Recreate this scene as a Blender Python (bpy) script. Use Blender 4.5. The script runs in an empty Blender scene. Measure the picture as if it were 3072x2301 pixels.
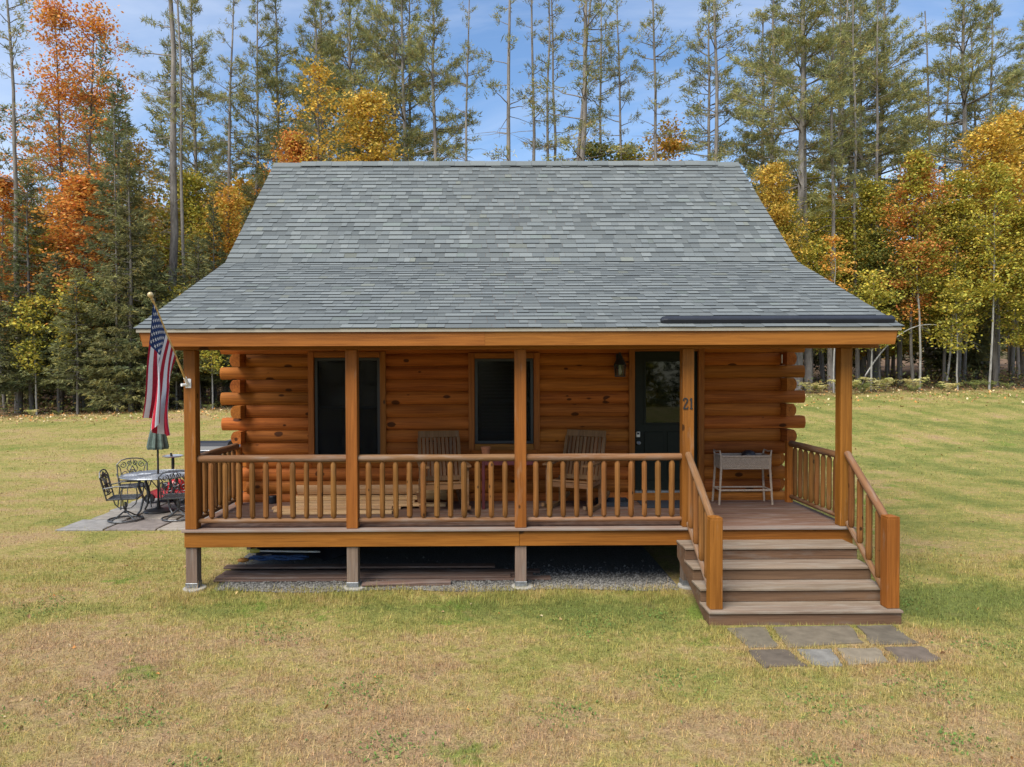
import bpy, bmesh, math, random
import numpy as np
from mathutils import Matrix, Vector
R = math.radians
random.seed(7)
sc = bpy.context.scene
COL = sc.collection

# ------------------------------------------------------------------ camera
cam_d = bpy.data.cameras.new('camera')
cam = bpy.data.objects.new('camera', cam_d); COL.objects.link(cam); sc.camera = cam
cam_d.sensor_width = 36.0
cam_d.lens = 36.0 * 2129.0 / 3072.0
cam_d.shift_x = (1536 - 1479) / 3072.0
cam_d.clip_start, cam_d.clip_end = 0.1, 1500
CAM = Vector((-0.38, -8.76, 2.70))
_y, _p, _r = R(.38), R(1.0), R(.204)
_fw = Vector((math.sin(_y)*math.cos(_p), math.cos(_y)*math.cos(_p), -math.sin(_p)))
_r0 = Vector((math.cos(_y), -math.sin(_y), 0)); _u0 = _r0.cross(_fw)
_rt = _r0*math.cos(_r) - _u0*math.sin(_r); _up = _u0*math.cos(_r) + _r0*math.sin(_r)
cam.matrix_world = Matrix(((_rt.x, _up.x, -_fw.x, CAM.x), (_rt.y, _up.y, -_fw.y, CAM.y), (_rt.z, _up.z, -_fw.z, CAM.z), (0, 0, 0, 1)))

# ------------------------------------------------------------------ sky, sun, exposure
SUN_EL, SUN_AZ = 52, 215          # azimuth clockwise from +Y (the way the camera looks): behind the camera, to its left
w = bpy.data.worlds.new('World'); sc.world = w; w.use_nodes = True
nt = w.node_tree; nt.nodes.clear()
def N(tree, t, **kw):
    n = tree.nodes.new(t)
    for k, v in kw.items(): setattr(n, k, v)
    return n
sky = N(nt, 'ShaderNodeTexSky', sky_type='NISHITA', sun_disc=False)
sky.sun_elevation = R(SUN_EL); sky.sun_rotation = R(SUN_AZ)
sky.altitude = 300; sky.air_density = 1.0; sky.dust_density = .6; sky.ozone_density = 2.0
tc = N(nt, 'ShaderNodeTexCoord')
sep = N(nt, 'ShaderNodeSeparateXYZ'); nt.links.new(tc.outputs['Generated'], sep.inputs[0])
zc = N(nt, 'ShaderNodeMath', operation='MAXIMUM'); zc.inputs[1].default_value = .0; nt.links.new(sep.outputs[2], zc.inputs[0])
zc2 = N(nt, 'ShaderNodeMath', operation='ADD'); zc2.inputs[1].default_value = .12; nt.links.new(zc.outputs[0], zc2.inputs[0])
dv = []
for i in (0, 1):
    d = N(nt, 'ShaderNodeMath', operation='DIVIDE'); nt.links.new(sep.outputs[i], d.inputs[0]); nt.links.new(zc2.outputs[0], d.inputs[1]); dv.append(d)
cmb = N(nt, 'ShaderNodeCombineXYZ'); nt.links.new(dv[0].outputs[0], cmb.inputs[0]); nt.links.new(dv[1].outputs[0], cmb.inputs[1])
cmap = N(nt, 'ShaderNodeMapping'); cmap.inputs['Scale'].default_value = (.55, .9, 1); cmap.inputs['Rotation'].default_value = (0, 0, .5); cmap.inputs['Location'].default_value = (3.1, 1.7, 0)
nt.links.new(cmb.outputs[0], cmap.inputs[0])
cno = N(nt, 'ShaderNodeTexNoise'); cno.inputs['Scale'].default_value = 1.1; cno.inputs['Detail'].default_value = 7; cno.inputs['Roughness'].default_value = .62; cno.inputs['Distortion'].default_value = .5
nt.links.new(cmap.outputs[0], cno.inputs['Vector'])
crp = N(nt, 'ShaderNodeValToRGB'); crp.color_ramp.elements[0].position = .36; crp.color_ramp.elements[0].color = (.10, .10, .10, 1)
crp.color_ramp.elements[1].position = .74; crp.color_ramp.elements[1].color = (.58, .58, .58, 1)
nt.links.new(cno.outputs[0], crp.inputs[0])
cmx = N(nt, 'ShaderNodeMix', data_type='RGBA'); nt.links.new(crp.outputs[0], cmx.inputs['Factor'])
shs = N(nt, 'ShaderNodeHueSaturation'); shs.inputs['Saturation'].default_value = 1.30; shs.inputs['Value'].default_value = .76; nt.links.new(sky.outputs[0], shs.inputs['Color'])
nt.links.new(shs.outputs[0], cmx.inputs[6]); cmx.inputs[7].default_value = (4.7, 4.9, 5.3, 1)
bg = N(nt, 'ShaderNodeBackground'); bg.inputs[1].default_value = .10
nt.links.new(cmx.outputs[2], bg.inputs[0])
wo = N(nt, 'ShaderNodeOutputWorld'); nt.links.new(bg.outputs[0], wo.inputs[0])

sun_d = bpy.data.lights.new('sun', 'SUN'); sun_d.energy = 2.4; sun_d.angle = R(42); sun_d.color = (1.0, .95, .86)
sun = bpy.data.objects.new('sun', sun_d); COL.objects.link(sun)
_sd = Vector((math.sin(R(SUN_AZ))*math.cos(R(SUN_EL)), math.cos(R(SUN_AZ))*math.cos(R(SUN_EL)), math.sin(R(SUN_EL))))
sun.matrix_world = Matrix.Translation((-20, -30, 40)) @ _sd.to_track_quat('Z', 'Y').to_matrix().to_4x4()

sc.view_settings.view_transform = 'Standard'; sc.view_settings.look = 'None'; sc.view_settings.gamma = 1
sc.view_settings.exposure = 1.36; sc.view_settings.use_curve_mapping = False
sc.cycles.max_bounces = 6; sc.cycles.diffuse_bounces = 3; sc.cycles.transparent_max_bounces = 8

# ------------------------------------------------------------------ object helpers
PW = {}
def put(o, M=None, parent=None, label=None, cat=None, group=None, kind=None):
    M = M or Matrix.Identity(4)
    COL.objects.link(o)
    if parent is not None:
        o.parent = parent
        o.matrix_basis = PW[parent.name].inverted() @ M
    else:
        o.matrix_basis = M
    PW[o.name] = M.copy()
    if label: o['label'] = label
    if cat: o['category'] = cat
    if group: o['group'] = group
    if kind: o['kind'] = kind
    return o
def T(x, y, z): return Matrix.Translation((x, y, z))
def RZ(a): return Matrix.Rotation(a, 4, 'Z')
def RX(a): return Matrix.Rotation(a, 4, 'X')
def RY(a): return Matrix.Rotation(a, 4, 'Y')
def empty(name, M, **kw):
    return put(bpy.data.objects.new(name, None), M, **kw)
def children(o): return [c for c in bpy.data.objects if c.parent == o]
def dup(root, M, label=None, group=None):
    r = root.copy(); put(r, M)
    if label: r['label'] = label
    if group: r['group'] = group
    for ch in children(root):
        c = ch.copy(); COL.objects.link(c); c.parent = r; c.matrix_basis = ch.matrix_basis.copy(); PW[c.name] = M @ ch.matrix_basis
        for g in children(ch):
            d = g.copy(); COL.objects.link(d); d.parent = c; d.matrix_basis = g.matrix_basis.copy(); PW[d.name] = PW[c.name] @ g.matrix_basis
    return r

class MB:
    """collects shapes into one mesh"""
    def __init__(s): s.v = []; s.f = []; s.m = []; s.mi = 0
    def add(s, vs, fs, M=None):
        b = len(s.v)
        for p in vs:
            p = Vector(p)
            s.v.append(tuple(M @ p if M is not None else p))
        for f in fs: s.f.append(tuple(i + b for i in f)); s.m.append(s.mi)
        return s
    def box(s, x0, x1, y0, y1, z0, z1, M=None, ch=0.0):
        if ch <= 0:
            vs = [(x0,y0,z0),(x1,y0,z0),(x1,y1,z0),(x0,y1,z0),(x0,y0,z1),(x1,y0,z1),(x1,y1,z1),(x0,y1,z1)]
            fs = [(0,3,2,1),(4,5,6,7),(0,1,5,4),(1,2,6,5),(2,3,7,6),(3,0,4,7)]
            return s.add(vs, fs, M)
        c = min(ch, (x1-x0)*.45, (y1-y0)*.45, (z1-z0)*.45)
        ys = [(y0+c,z0),(y1-c,z0),(y1,z0+c),(y1,z1-c),(y1-c,z1),(y0+c,z1),(y0,z1-c),(y0,z0+c)]
        def ins(p):
            y, z = p; my, mz = (y0+y1)/2, (z0+z1)/2
            return (y - math.copysign(min(c, abs(y-my)), y-my), z - math.copysign(min(c, abs(z-mz)), z-mz))
        vs = []; rings = [(x0, 1), (x0+c, 0), (x1-c, 0), (x1, 1)]
        for x, i in rings:
            for p in ys:
                q = ins(p) if i else p
                vs.append((x, q[0], q[1]))
        fs = []
        for k in range(3):
            for j in range(8): fs.append((k*8+j, k*8+(j+1) % 8, (k+1)*8+(j+1) % 8, (k+1)*8+j))
        fs.append(tuple(reversed(range(8)))); fs.append(tuple(range(24, 32)))
        return s.add(vs, fs, M)
    def tube(s, pts, rad, n=6, M=None, cap=True, up=None):
        pts = [Vector(p) for p in pts]
        rad = rad if hasattr(rad, '__len__') else [rad]*len(pts)
        vs = []; fs = []
        u = None
        for i, p in enumerate(pts):
            d = (pts[min(i+1, len(pts)-1)] - pts[max(i-1, 0)])
            d = d.normalized() if d.length > 1e-9 else Vector((0, 0, 1))
            if u is None:
                a = Vector((0, 0, 1)) if abs(d.z) < .9 else Vector((1, 0, 0))
                u = d.cross(a).normalized()
            else:
                u = (u - d*u.dot(d))
                u = u.normalized() if u.length > 1e-6 else d.orthogonal().normalized()
            vv = d.cross(u)
            for k in range(n):
                a = 2*math.pi*k/n
                vs.append(p + (u*math.cos(a) + vv*math.sin(a))*rad[i])
        for i in range(len(pts)-1):
            for k in range(n): fs.append((i*n+k, i*n+(k+1) % n, (i+1)*n+(k+1) % n, (i+1)*n+k))
        if cap:
            fs.append(tuple(reversed(range(n)))); fs.append(tuple(range((len(pts)-1)*n, len(pts)*n)))
        return s.add(vs, fs, M)
    def lathe(s, prof, n=16, M=None, flute=None):
        vs = []; fs = []
        for r, z in prof:
            for k in range(n):
                a = 2*math.pi*k/n
                rr = r*(flute(k, z) if flute else 1)
                vs.append((rr*math.cos(a), rr*math.sin(a), z))
        for i in range(len(prof)-1):
            for k in range(n): fs.append((i*n+k, i*n+(k+1) % n, (i+1)*n+(k+1) % n, (i+1)*n+k))
        fs.append(tuple(reversed(range(n)))); fs.append(tuple(range((len(prof)-1)*n, len(prof)*n)))
        return s.add(vs, fs, M)
    def prism(s, poly, a0, a1, axis='x', M=None):
        n = len(poly); vs = []
        for a in (a0, a1):
            for p, q in poly:
                vs.append({'x': (a, p, q), 'y': (p, a, q), 'z': (p, q, a)}[axis])
        fs = [(i, (i+1) % n, n+(i+1) % n, n+i) for i in range(n)] + [tuple(reversed(range(n))), tuple(range(n, 2*n))]
        return s.add(vs, fs, M)
    def mesh(s, name, mats, smooth=False):
        me = bpy.data.meshes.new(name); me.from_pydata(s.v, [], s.f)
        for m in (mats if isinstance(mats, (list, tuple)) else [mats]): me.materials.append(m)
        if any(s.m): me.polygons.foreach_set('material_index', s.m)
        if smooth: me.polygons.foreach_set('use_smooth', [True]*len(me.polygons))
        bm = bmesh.new(); bm.from_mesh(me); bmesh.ops.recalc_face_normals(bm, faces=bm.faces); bm.to_mesh(me); bm.free()
        me.update(); return me
    def build(s, name, mats, M=None, parent=None, smooth=False, **kw):
        """vertices given in the parent's / world frame M"""
        return put(bpy.data.objects.new(name, s.mesh(name, mats, smooth)), M, parent=parent, **kw)

def autosmooth(o, ang=40):
    me = o.data; me.polygons.foreach_set('use_smooth', [True]*len(me.polygons))
    bm = bmesh.new(); bm.from_mesh(me)
    for e in bm.edges:
        if len(e.link_faces) == 2 and e.calc_face_angle(0) > R(ang): e.smooth = False
    bm.to_mesh(me); bm.free()
    return o

_cache = {}
def board(name, x0, x1, y0, y1, z0, z1, mat, parent=None, axis='x', ch=.004, **kw):
    """a chamfered timber; its grain (local X) runs along the given world axis; meshes of equal size are shared"""
    dx, dy, dz = x1-x0, y1-y0, z1-z0
    L, A, B = {'x': (dx, dy, dz), 'y': (dy, dx, dz), 'z': (dz, dy, dx)}[axis]
    key = (round(L, 3), round(A, 3), round(B, 3), ch, mat.name)
    if key not in _cache:
        _cache[key] = MB().box(-L/2, L/2, -A/2, A/2, -B/2, B/2, ch=ch).mesh(name, mat)
    M = T((x0+x1)/2, (y0+y1)/2, (z0+z1)/2)
    if axis == 'y': M = M @ RZ(math.pi/2)
    if axis == 'z': M = M @ RY(-math.pi/2)
    return put(bpy.data.objects.new(name, _cache[key]), M, parent=parent, **kw)

def along(p0, p1, up=(0, 0, 1)):
    """matrix at p0 whose X axis points to p1"""
    p0, p1 = Vector(p0), Vector(p1); x = (p1-p0).normalized(); u = Vector(up)
    if abs(x.dot(u)) > .95: u = Vector((0, 1, 0))
    y = u.cross(x).normalized(); z = x.cross(y)
    return Matrix(((x.x, y.x, z.x, p0.x), (x.y, y.y, z.y, p0.y), (x.z, y.z, z.z, p0.z), (0, 0, 0, 1))), (p1-p0).length

def pole(name, p0, p1, r, mat, parent=None, n=10, seed=0, wob=.05, point0=0, point1=0, **kw):
    """a peeled round pole, its ends whittled to a point where point0/point1 > 0; local X is the axis"""
    M, L = along(p0, p1)
    rg = random.Random(seed)
    xs = [0, .012] + [L*i/6 for i in range(1, 6)] + [L-.012, L]
    rr = [r*(.93)] + [r*(1+rg.uniform(-wob, wob)) for _ in xs[1:-1]] + [r*.93]
    if point0: xs[0:2] = [0, .008, point0]; rr[0:2] = [r*.5, r*.58, r]
    if point1: xs[-2:] = [L-point1, L-.008, L]; rr[-2:] = [r, r*.55, r*.42]
    mb = MB(); vs = []; fs = []
    for x, q in zip(xs, rr):
        oy, oz = rg.uniform(-.02, .02)*r, rg.uniform(-.02, .02)*r
        for k in range(n):
            a = 2*math.pi*k/n
            vs.append((x, q*math.cos(a)+oy, q*math.sin(a)+oz))
    for i in range(len(xs)-1):
        for k in range(n): fs.append((i*n+k, i*n+(k+1) % n, (i+1)*n+(k+1) % n, (i+1)*n+k))
    fs.append(tuple(reversed(range(n)))); fs.append(tuple(range((len(xs)-1)*n, len(xs)*n)))
    mb.add(vs, fs)
    o = mb.build(name, mat, M, parent, **kw)
    return autosmooth(o, 35)

def fast_mesh(name, V, F, mat, col=None, root=None, smooth=False):
    """big meshes from numpy arrays: V (n,3), F list of (m,k) index arrays"""
    me = bpy.data.meshes.new(name)
    V = np.asarray(V, np.float32); F = [np.asarray(f, np.int32) for f in (F if isinstance(F, list) else [F]) if len(f)]
    me.vertices.add(len(V)); me.vertices.foreach_set('co', V.ravel())
    nl = sum(f.size for f in F); npoly = sum(len(f) for f in F)
    me.loops.add(nl); me.loops.foreach_set('vertex_index', np.concatenate([f.ravel() for f in F]))
    tot = np.concatenate([np.full(len(f), f.shape[1], np.int32) for f in F]); st = np.concatenate([[0], np.cumsum(tot)[:-1]]).astype(np.int32)
    me.polygons.add(npoly); me.polygons.foreach_set('loop_start', st); me.polygons.foreach_set('loop_total', tot)
    me.polygons.foreach_set('use_smooth', np.full(npoly, bool(smooth)))
    me.update(calc_edges=True)
    if col is not None:
        a = me.attributes.new('tint', 'FLOAT_COLOR', 'POINT')
        c = np.ones((len(V), 4), np.float32); c[:, :3] = col; a.data.foreach_set('color', c.ravel())
    if root is not None:
        a = me.attributes.new('root', 'FLOAT_VECTOR', 'POINT'); a.data.foreach_set('vector', np.asarray(root, np.float32).ravel())
    me.materials.append(mat)
    return me

# ------------------------------------------------------------------ materials
def new_mat(name):
    m = bpy.data.materials.new(name); m.use_nodes = True
    t = m.node_tree; b = t.nodes['Principled BSDF']
    return m, t, b
def L(t, a, b): t.links.new(a, b)
def ramp(t, src, stops):
    r = N(t, 'ShaderNodeValToRGB'); e = r.color_ramp.elements
    while len(e) < len(stops): e.new(.5)
    for i, (p, c) in enumerate(stops): e[i].position = p; e[i].color = (*c, 1) if len(c) == 3 else c
    L(t, src, r.inputs[0]); return r.outputs[0]
def noise(t, vec, scale, detail=3, rough=.5, dist=0.0):
    n = N(t, 'ShaderNodeTexNoise'); n.inputs['Scale'].default_value = scale; n.inputs['Detail'].default_value = detail
    n.inputs['Roughness'].default_value = rough; n.inputs['Distortion'].default_value = dist
    if vec is not None: L(t, vec, n.inputs['Vector'])
    return n.outputs[0]
def mix(t, fac, a, b, mode='MIX'):
    n = N(t, 'ShaderNodeMix', data_type='RGBA', blend_type=mode)
    if hasattr(fac, 'is_linked'): L(t, fac, n.inputs['Factor'])
    else: n.inputs['Factor'].default_value = fac
    for i, c in ((6, a), (7, b)):
        if hasattr(c, 'is_linked'): L(t, c, n.inputs[i])
        else: n.inputs[i].default_value = (*c, 1)
    return n.outputs[2]
def mth(t, op, a, b=None):
    n = N(t, 'ShaderNodeMath', operation=op)
    for i, c in ((0, a), (1, b)):
        if c is None: continue
        if hasattr(c, 'is_linked'): L(t, c, n.inputs[i])
        else: n.inputs[i].default_value = c
    return n.outputs[0]
def vmap(t, vec, scale=(1, 1, 1), loc=(0, 0, 0)):
    n = N(t, 'ShaderNodeMapping'); n.inputs['Scale'].default_value = scale; n.inputs['Location'].default_value = loc
    L(t, vec, n.inputs[0]); return n.outputs[0]
def bump(t, b, h, s=.3, d=.01):
    n = N(t, 'ShaderNodeBump'); n.inputs['Strength'].default_value = s; n.inputs['Distance'].default_value = d
    L(t, h, n.inputs['Height']); L(t, n.outputs[0], b.inputs['Normal'])
def own_coords(t):
    """object coordinates, shifted by a random amount for each object"""
    tc = N(t, 'ShaderNodeTexCoord'); oi = N(t, 'ShaderNodeObjectInfo')
    c = N(t, 'ShaderNodeCombineXYZ')
    for i, k in enumerate((37.0, 91.0, 53.0)): L(t, mth(t, 'MULTIPLY', oi.outputs['Random'], k), c.inputs[i])
    a = N(t, 'ShaderNodeVectorMath', operation='ADD'); L(t, tc.outputs['Object'], a.inputs[0]); L(t, c.outputs[0], a.inputs[1])
    return a.outputs[0], oi.outputs['Random']

def wood(name, light, dark, knots=.5, grey=0.0, greycol=(.26, .22, .19), rough=.62, kscale=1.0, varia=.25, bmp=.25):
    m, t, b = new_mat(name)
    v, rnd = own_coords(t)
    g1 = noise(t, vmap(t, v, (.9, 26, 26)), 1.6, 4, .62, .9)
    g2 = noise(t, vmap(t, v, (.35, 5, 5)), 1.3, 3, .5)
    gg = mth(t, 'ADD', mth(t, 'MULTIPLY', g1, .6), mth(t, 'MULTIPLY', g2, .45))
    col = ramp(t, gg, [(.38, dark), (.52, tuple((a*.45+c*.55) for a, c in zip(dark, light))), (.64, light)])
    # each piece of timber its own tone
    hv = N(t, 'ShaderNodeHueSaturation'); L(t, col, hv.inputs['Color'])
    L(t, mth(t, 'ADD', mth(t, 'MULTIPLY', rnd, varia*2), 1-varia), hv.inputs['Value'])
    L(t, mth(t, 'ADD', mth(t, 'MULTIPLY', mth(t, 'FRACT', mth(t, 'MULTIPLY', rnd, 17.3)), .012), .494), hv.inputs['Hue'])
    col = hv.outputs[0]
    if knots > 0:
        vo = N(t, 'ShaderNodeTexVoronoi'); vo.inputs['Scale'].default_value = 1.0
        L(t, vmap(t, v, (3.4*kscale, 6.0*kscale, 6.0*kscale)), vo.inputs['Vector'])
        sc_ = N(t, 'ShaderNodeSeparateColor'); L(t, vo.outputs['Color'], sc_.inputs[0])
        size = mth(t, 'MULTIPLY', mth(t, 'SUBTRACT', sc_.outputs[0], 1-knots), .62)
        k = mth(t, 'SUBTRACT', size, mth(t, 'ADD', vo.outputs['Distance'], mth(t, 'MULTIPLY', mth(t, 'SUBTRACT', g1, .5), .10)))
        km = ramp(t, mth(t, 'MULTIPLY', k, 16.0), [(0, (0, 0, 0)), (.9, (.9, .9, .9))])
        col = mix(t, km, col, tuple(c*.22 for c in dark))
    ck = noise(t, vmap(t, v, (.55, 42, 42), (3, 5, 7)), 1.0, 2, .6, .3)
    col = mix(t, ramp(t, ck, [(.66, (0, 0, 0)), (.72, (.55, .55, .55))]), col, tuple(c*.35 for c in dark))
    if grey > 0:
        gn = noise(t, vmap(t, v, (1.2, 6, 6)), 2.0, 4, .6)
        gm = ramp(t, gn, [(.62-grey*.4, (0, 0, 0)), (.80-grey*.3, (min(1, .5+grey*.5),)*3)])
        gcol = mix(t, g1, tuple(c*.62 for c in greycol), tuple(min(1, c*1.25) for c in greycol))
        col = mix(t, gm, col, gcol)
    L(t, col, b.inputs['Base Color'])
    b.inputs['Roughness'].default_value = rough; b.inputs['Specular IOR Level'].default_value = .2
    bump(t, b, g1, bmp, .006)
    return m

def plain(name, col, rough=.5, metal=0.0, var=.12, nscale=8, spec=.5, bmp=.1):
    m, t, b = new_mat(name)
    v, rnd = own_coords(t)
    n = noise(t, v, nscale, 5, .6)
    c = ramp(t, n, [(.3, tuple(x*(1-var*1.6) for x in col)), (.7, tuple(min(1, x*(1+var)) for x in col))])
    L(t, c, b.inputs['Base Color'])
    b.inputs['Roughness'].default_value = rough; b.inputs['Metallic'].default_value = metal; b.inputs['Specular IOR Level'].default_value = spec
    if bmp: bump(t, b, n, bmp, .004)
    return m

M_LOG = wood('stained_log', (.415, .132, .021), (.190, .052, .008), knots=.52, kscale=1.15, varia=.16, rough=.72)
M_TRIM = wood('stained_trim', (.34, .118, .017), (.185, .056, .007), knots=.30, varia=.1, rough=.55)
M_BEAM = wood('stained_beam', (.295, .112, .017), (.165, .056, .007), knots=.36, varia=.06, rough=.55, kscale=.8)
M_POST = wood('stained_post', (.275, .100, .016), (.150, .050, .007), knots=.30, varia=.06, rough=.55, grey=.06, greycol=(.30, .20, .13))
M_RAIL = wood('peeled_pole', (.235, .122, .055), (.130, .060, .023), knots=.18, grey=.30, greycol=(.24, .185, .145), varia=.10, rough=.7, kscale=1.6)
M_BAL = wood('peeled_baluster', (.225, .096, .024), (.118, .044, .010), knots=.44, grey=.10, greycol=(.19, .135, .09), varia=.13, rough=.7, kscale=2.2, bmp=.4)
M_DECK = wood('deck_board', (.180, .104, .070), (.105, .056, .038), knots=.12, grey=.28, greycol=(.26, .215, .19), varia=.10, rough=.75)
M_NOSE = wood('deck_nosing', (.245, .175, .135), (.155, .105, .080), knots=.1, grey=.5, greycol=(.25, .225, .20), varia=.08, rough=.75)
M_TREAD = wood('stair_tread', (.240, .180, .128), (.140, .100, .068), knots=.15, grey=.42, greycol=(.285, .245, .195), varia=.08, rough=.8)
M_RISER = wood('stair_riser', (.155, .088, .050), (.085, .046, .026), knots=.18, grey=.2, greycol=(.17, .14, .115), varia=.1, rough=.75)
M_UNDER = wood('weathered_post', (.215, .150, .110), (.125, .082, .058), knots=.15, grey=.3, greycol=(.20, .17, .145), varia=.12, rough=.8)
M_OLD = wood('old_board', (.20, .125, .092), (.11, .066, .048), knots=.1, grey=.35, greycol=(.22, .18, .155), varia=.2, rough=.8)
M_FRESH = wood('fresh_lumber', (.60, .39, .20), (.43, .24, .10), knots=.25, varia=.14, rough=.65)
M_TEAK = wood('weathered_teak', (.235, .120, .052), (.125, .060, .025), knots=.0, grey=.2, greycol=(.26, .19, .13), varia=.14, rough=.7)
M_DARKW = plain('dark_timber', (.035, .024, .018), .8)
M_GREEN = plain('dark_green_paint', (.008, .011, .006), .55, var=.1, bmp=0, spec=.2)
M_SASH = plain('black_sash', (.012, .013, .014), .4, var=.1, bmp=0)
M_BLACK = plain('black_plastic', (.012, .013, .018), .45, var=.2)
M_IRON = plain('black_iron', (.016, .015, .015), .5, var=.2)
M_ALU = plain('cast_aluminium', (.085, .088, .092), .42, metal=.55, var=.35, nscale=40)
M_ALU2 = plain('table_top_metal', (.235, .25, .275), .38, metal=.5, var=.3, nscale=60)
M_WHITE = plain('white_plastic', (.78, .77, .74), .4, var=.04)
M_STEEL = plain('galvanised_steel', (.30, .31, .32), .42, metal=.7, var=.25, nscale=20)
M_DRIP = plain('drip_edge_metal', (.33, .29, .22), .45, metal=.15, var=.1, nscale=3, bmp=0)
M_CONC = plain('concrete', (.33, .31, .27), .9, var=.2, nscale=12, bmp=.4)
M_GOLD = plain('finial_gold', (.55, .42, .22), .4, metal=.3)
M_RED = plain('red_paint', (.42, .025, .03), .35, var=.1)
M_BURG = plain('burgundy_paint', (.115, .018, .022), .5, var=.2)
M_TERRA = plain('terracotta', (.42, .15, .06), .8)
M_UMB = plain('green_canvas', (.080, .112, .095), .85, var=.25, nscale=14)
M_TUB = plain('tub_cover_vinyl', (.062, .072, .086), .75, var=.12)
M_TUBSIDE = plain('tub_cabinet', (.03, .03, .034), .55)
M_BLUE = plain('blue_rope', (.03, .075, .20), .6, var=.4, nscale=40)
M_YEL = plain('yellow_plastic', (.62, .52, .10), .45)
M_ORG = plain('orange_glove', (.62, .25, .05), .75, var=.3)
M_WICK = plain('wicker', (.36, .275, .205), .6, var=.15, nscale=30)
M_NAVY = plain('dark_mat', (.020, .026, .036), .9, var=.4, nscale=60)
M_SILVER = plain('tray_metal', (.5, .52, .55), .3, metal=.7)
M_BULB = plain('bulb_glass', (.75, .68, .52), .15, bmp=0)
M_CLOTHR = plain('flag_red', (.40, .018, .035), .8, var=.12, nscale=30, spec=.2)
M_CLOTHW = plain('flag_white', (.74, .72, .72), .8, var=.05, nscale=30, spec=.2)
M_CLOTHB = plain('flag_blue', (.018, .042, .13), .8, var=.12, nscale=30, spec=.2)
M_LEAFB = plain('dry_leaf', (.30, .17, .07), .8, var=.4, nscale=3)

def glass_mat(name, tint):
    m = bpy.data.materials.new(name); m.use_nodes = True; t = m.node_tree; t.nodes.clear()
    o = N(t, 'ShaderNodeOutputMaterial'); fr = N(t, 'ShaderNodeFresnel'); fr.inputs[0].default_value = 1.5
    tr = N(t, 'ShaderNodeBsdfTransparent'); tr.inputs[0].default_value = (*tint, 1)
    gl = N(t, 'ShaderNodeBsdfGlossy'); gl.inputs['Roughness'].default_value = .03; gl.inputs[0].default_value = (.85, .9, .88, 1)
    mx = N(t, 'ShaderNodeMixShader'); L(t, fr.outputs[0], mx.inputs[0]); L(t, tr.outputs[0], mx.inputs[1]); L(t, gl.outputs[0], mx.inputs[2])
    L(t, mx.outputs[0], o.inputs[0]); return m
M_GLASS = glass_mat('window_glass', (.55, .58, .58))
def screen_mat():
    m = bpy.data.materials.new('insect_screen'); m.use_nodes = True; t = m.node_tree; t.nodes.clear()
    o = N(t, 'ShaderNodeOutputMaterial'); tr = N(t, 'ShaderNodeBsdfTransparent'); di = N(t, 'ShaderNodeBsdfDiffuse'); di.inputs[0].default_value = (.018, .019, .020, 1)
    mx = N(t, 'ShaderNodeMixShader'); mx.inputs[0].default_value = .48
    L(t, tr.outputs[0], mx.inputs[1]); L(t, di.outputs[0], mx.inputs[2]); L(t, mx.outputs[0], o.inputs[0]); return m
M_SCREEN = screen_mat()

def tinted(name, rough=.8, trans=0.0, nscale=30, namt=.25, bmp=0.0, rndv=.0):
    """colour from the mesh's own tint attribute, with fine speckle"""
    m, t, b = new_mat(name)
    at = N(t, 'ShaderNodeAttribute'); at.attribute_name = 'tint'
    col = at.outputs['Color']
    if namt:
        tc_ = N(t, 'ShaderNodeTexCoord'); n = noise(t, tc_.outputs['Object'], nscale, 3, .7)
        col = mix(t, 1.0, col, ramp(t, n, [(.25, (1-namt,)*3), (.75, (1+namt,)*3)]), 'MULTIPLY')
        if bmp: bump(t, b, n, bmp, .004)
    if rndv:
        oi = N(t, 'ShaderNodeObjectInfo'); hv = N(t, 'ShaderNodeHueSaturation'); L(t, col, hv.inputs['Color'])
        L(t, mth(t, 'ADD', mth(t, 'MULTIPLY', oi.outputs['Random'], rndv*2), 1-rndv), hv.inputs['Value']); col = hv.outputs[0]
    L(t, col, b.inputs['Base Color']); b.inputs['Roughness'].default_value = rough; b.inputs['Specular IOR Level'].default_value = .25
    if trans:
        tl = N(t, 'ShaderNodeBsdfTranslucent'); L(t, col, tl.inputs[0])
        mx = N(t, 'ShaderNodeMixShader'); mx.inputs[0].default_value = trans
        o = [n for n in t.nodes if n.type == 'OUTPUT_MATERIAL'][0]
        L(t, b.outputs[0], mx.inputs[1]); L(t, tl.outputs[0], mx.inputs[2]); L(t, mx.outputs[0], o.inputs[0])
    return m
M_SHING = tinted('asphalt_shingle', .85, nscale=160, namt=.30, bmp=.35)
M_LEAF = tinted('foliage', .6, trans=.35, namt=0, rndv=.12)
M_NEED = tinted('needles', .65, trans=.36, namt=0, rndv=.12)
M_LITTER = tinted('fallen_leaf', .8, namt=0)
M_STONE = tinted('flagstone', .85, nscale=7, namt=.28, bmp=.5)
M_PEB = tinted('gravel', .9, namt=0)

def bark(name, c1, c2, scale=1.0):
    m, t, b = new_mat(name); tc_ = N(t, 'ShaderNodeTexCoord')
    n = noise(t, vmap(t, tc_.outputs['Object'], (9*scale, 9*scale, 1.6*scale)), 1.0, 5, .7, .6)
    n2 = noise(t, tc_.outputs['Object'], .7, 3, .6)
    L(t, mix(t, 1.0, ramp(t, n, [(.3, c1), (.7, c2)]), ramp(t, n2, [(.3, (.72,)*3), (.7, (1.25,)*3)]), 'MULTIPLY'), b.inputs['Base Color'])
    b.inputs['Roughness'].default_value = .9; b.inputs['Specular IOR Level'].default_value = .15
    bump(t, b, n, .6, .03); return m
M_BARK = bark('pine_bark', (.105, .090, .078), (.275, .245, .215))
M_BARKD = bark('maple_bark', (.07, .062, .054), (.19, .17, .15))
M_BIRCH = bark('birch_bark', (.13, .118, .105), (.44, .42, .38))

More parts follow.
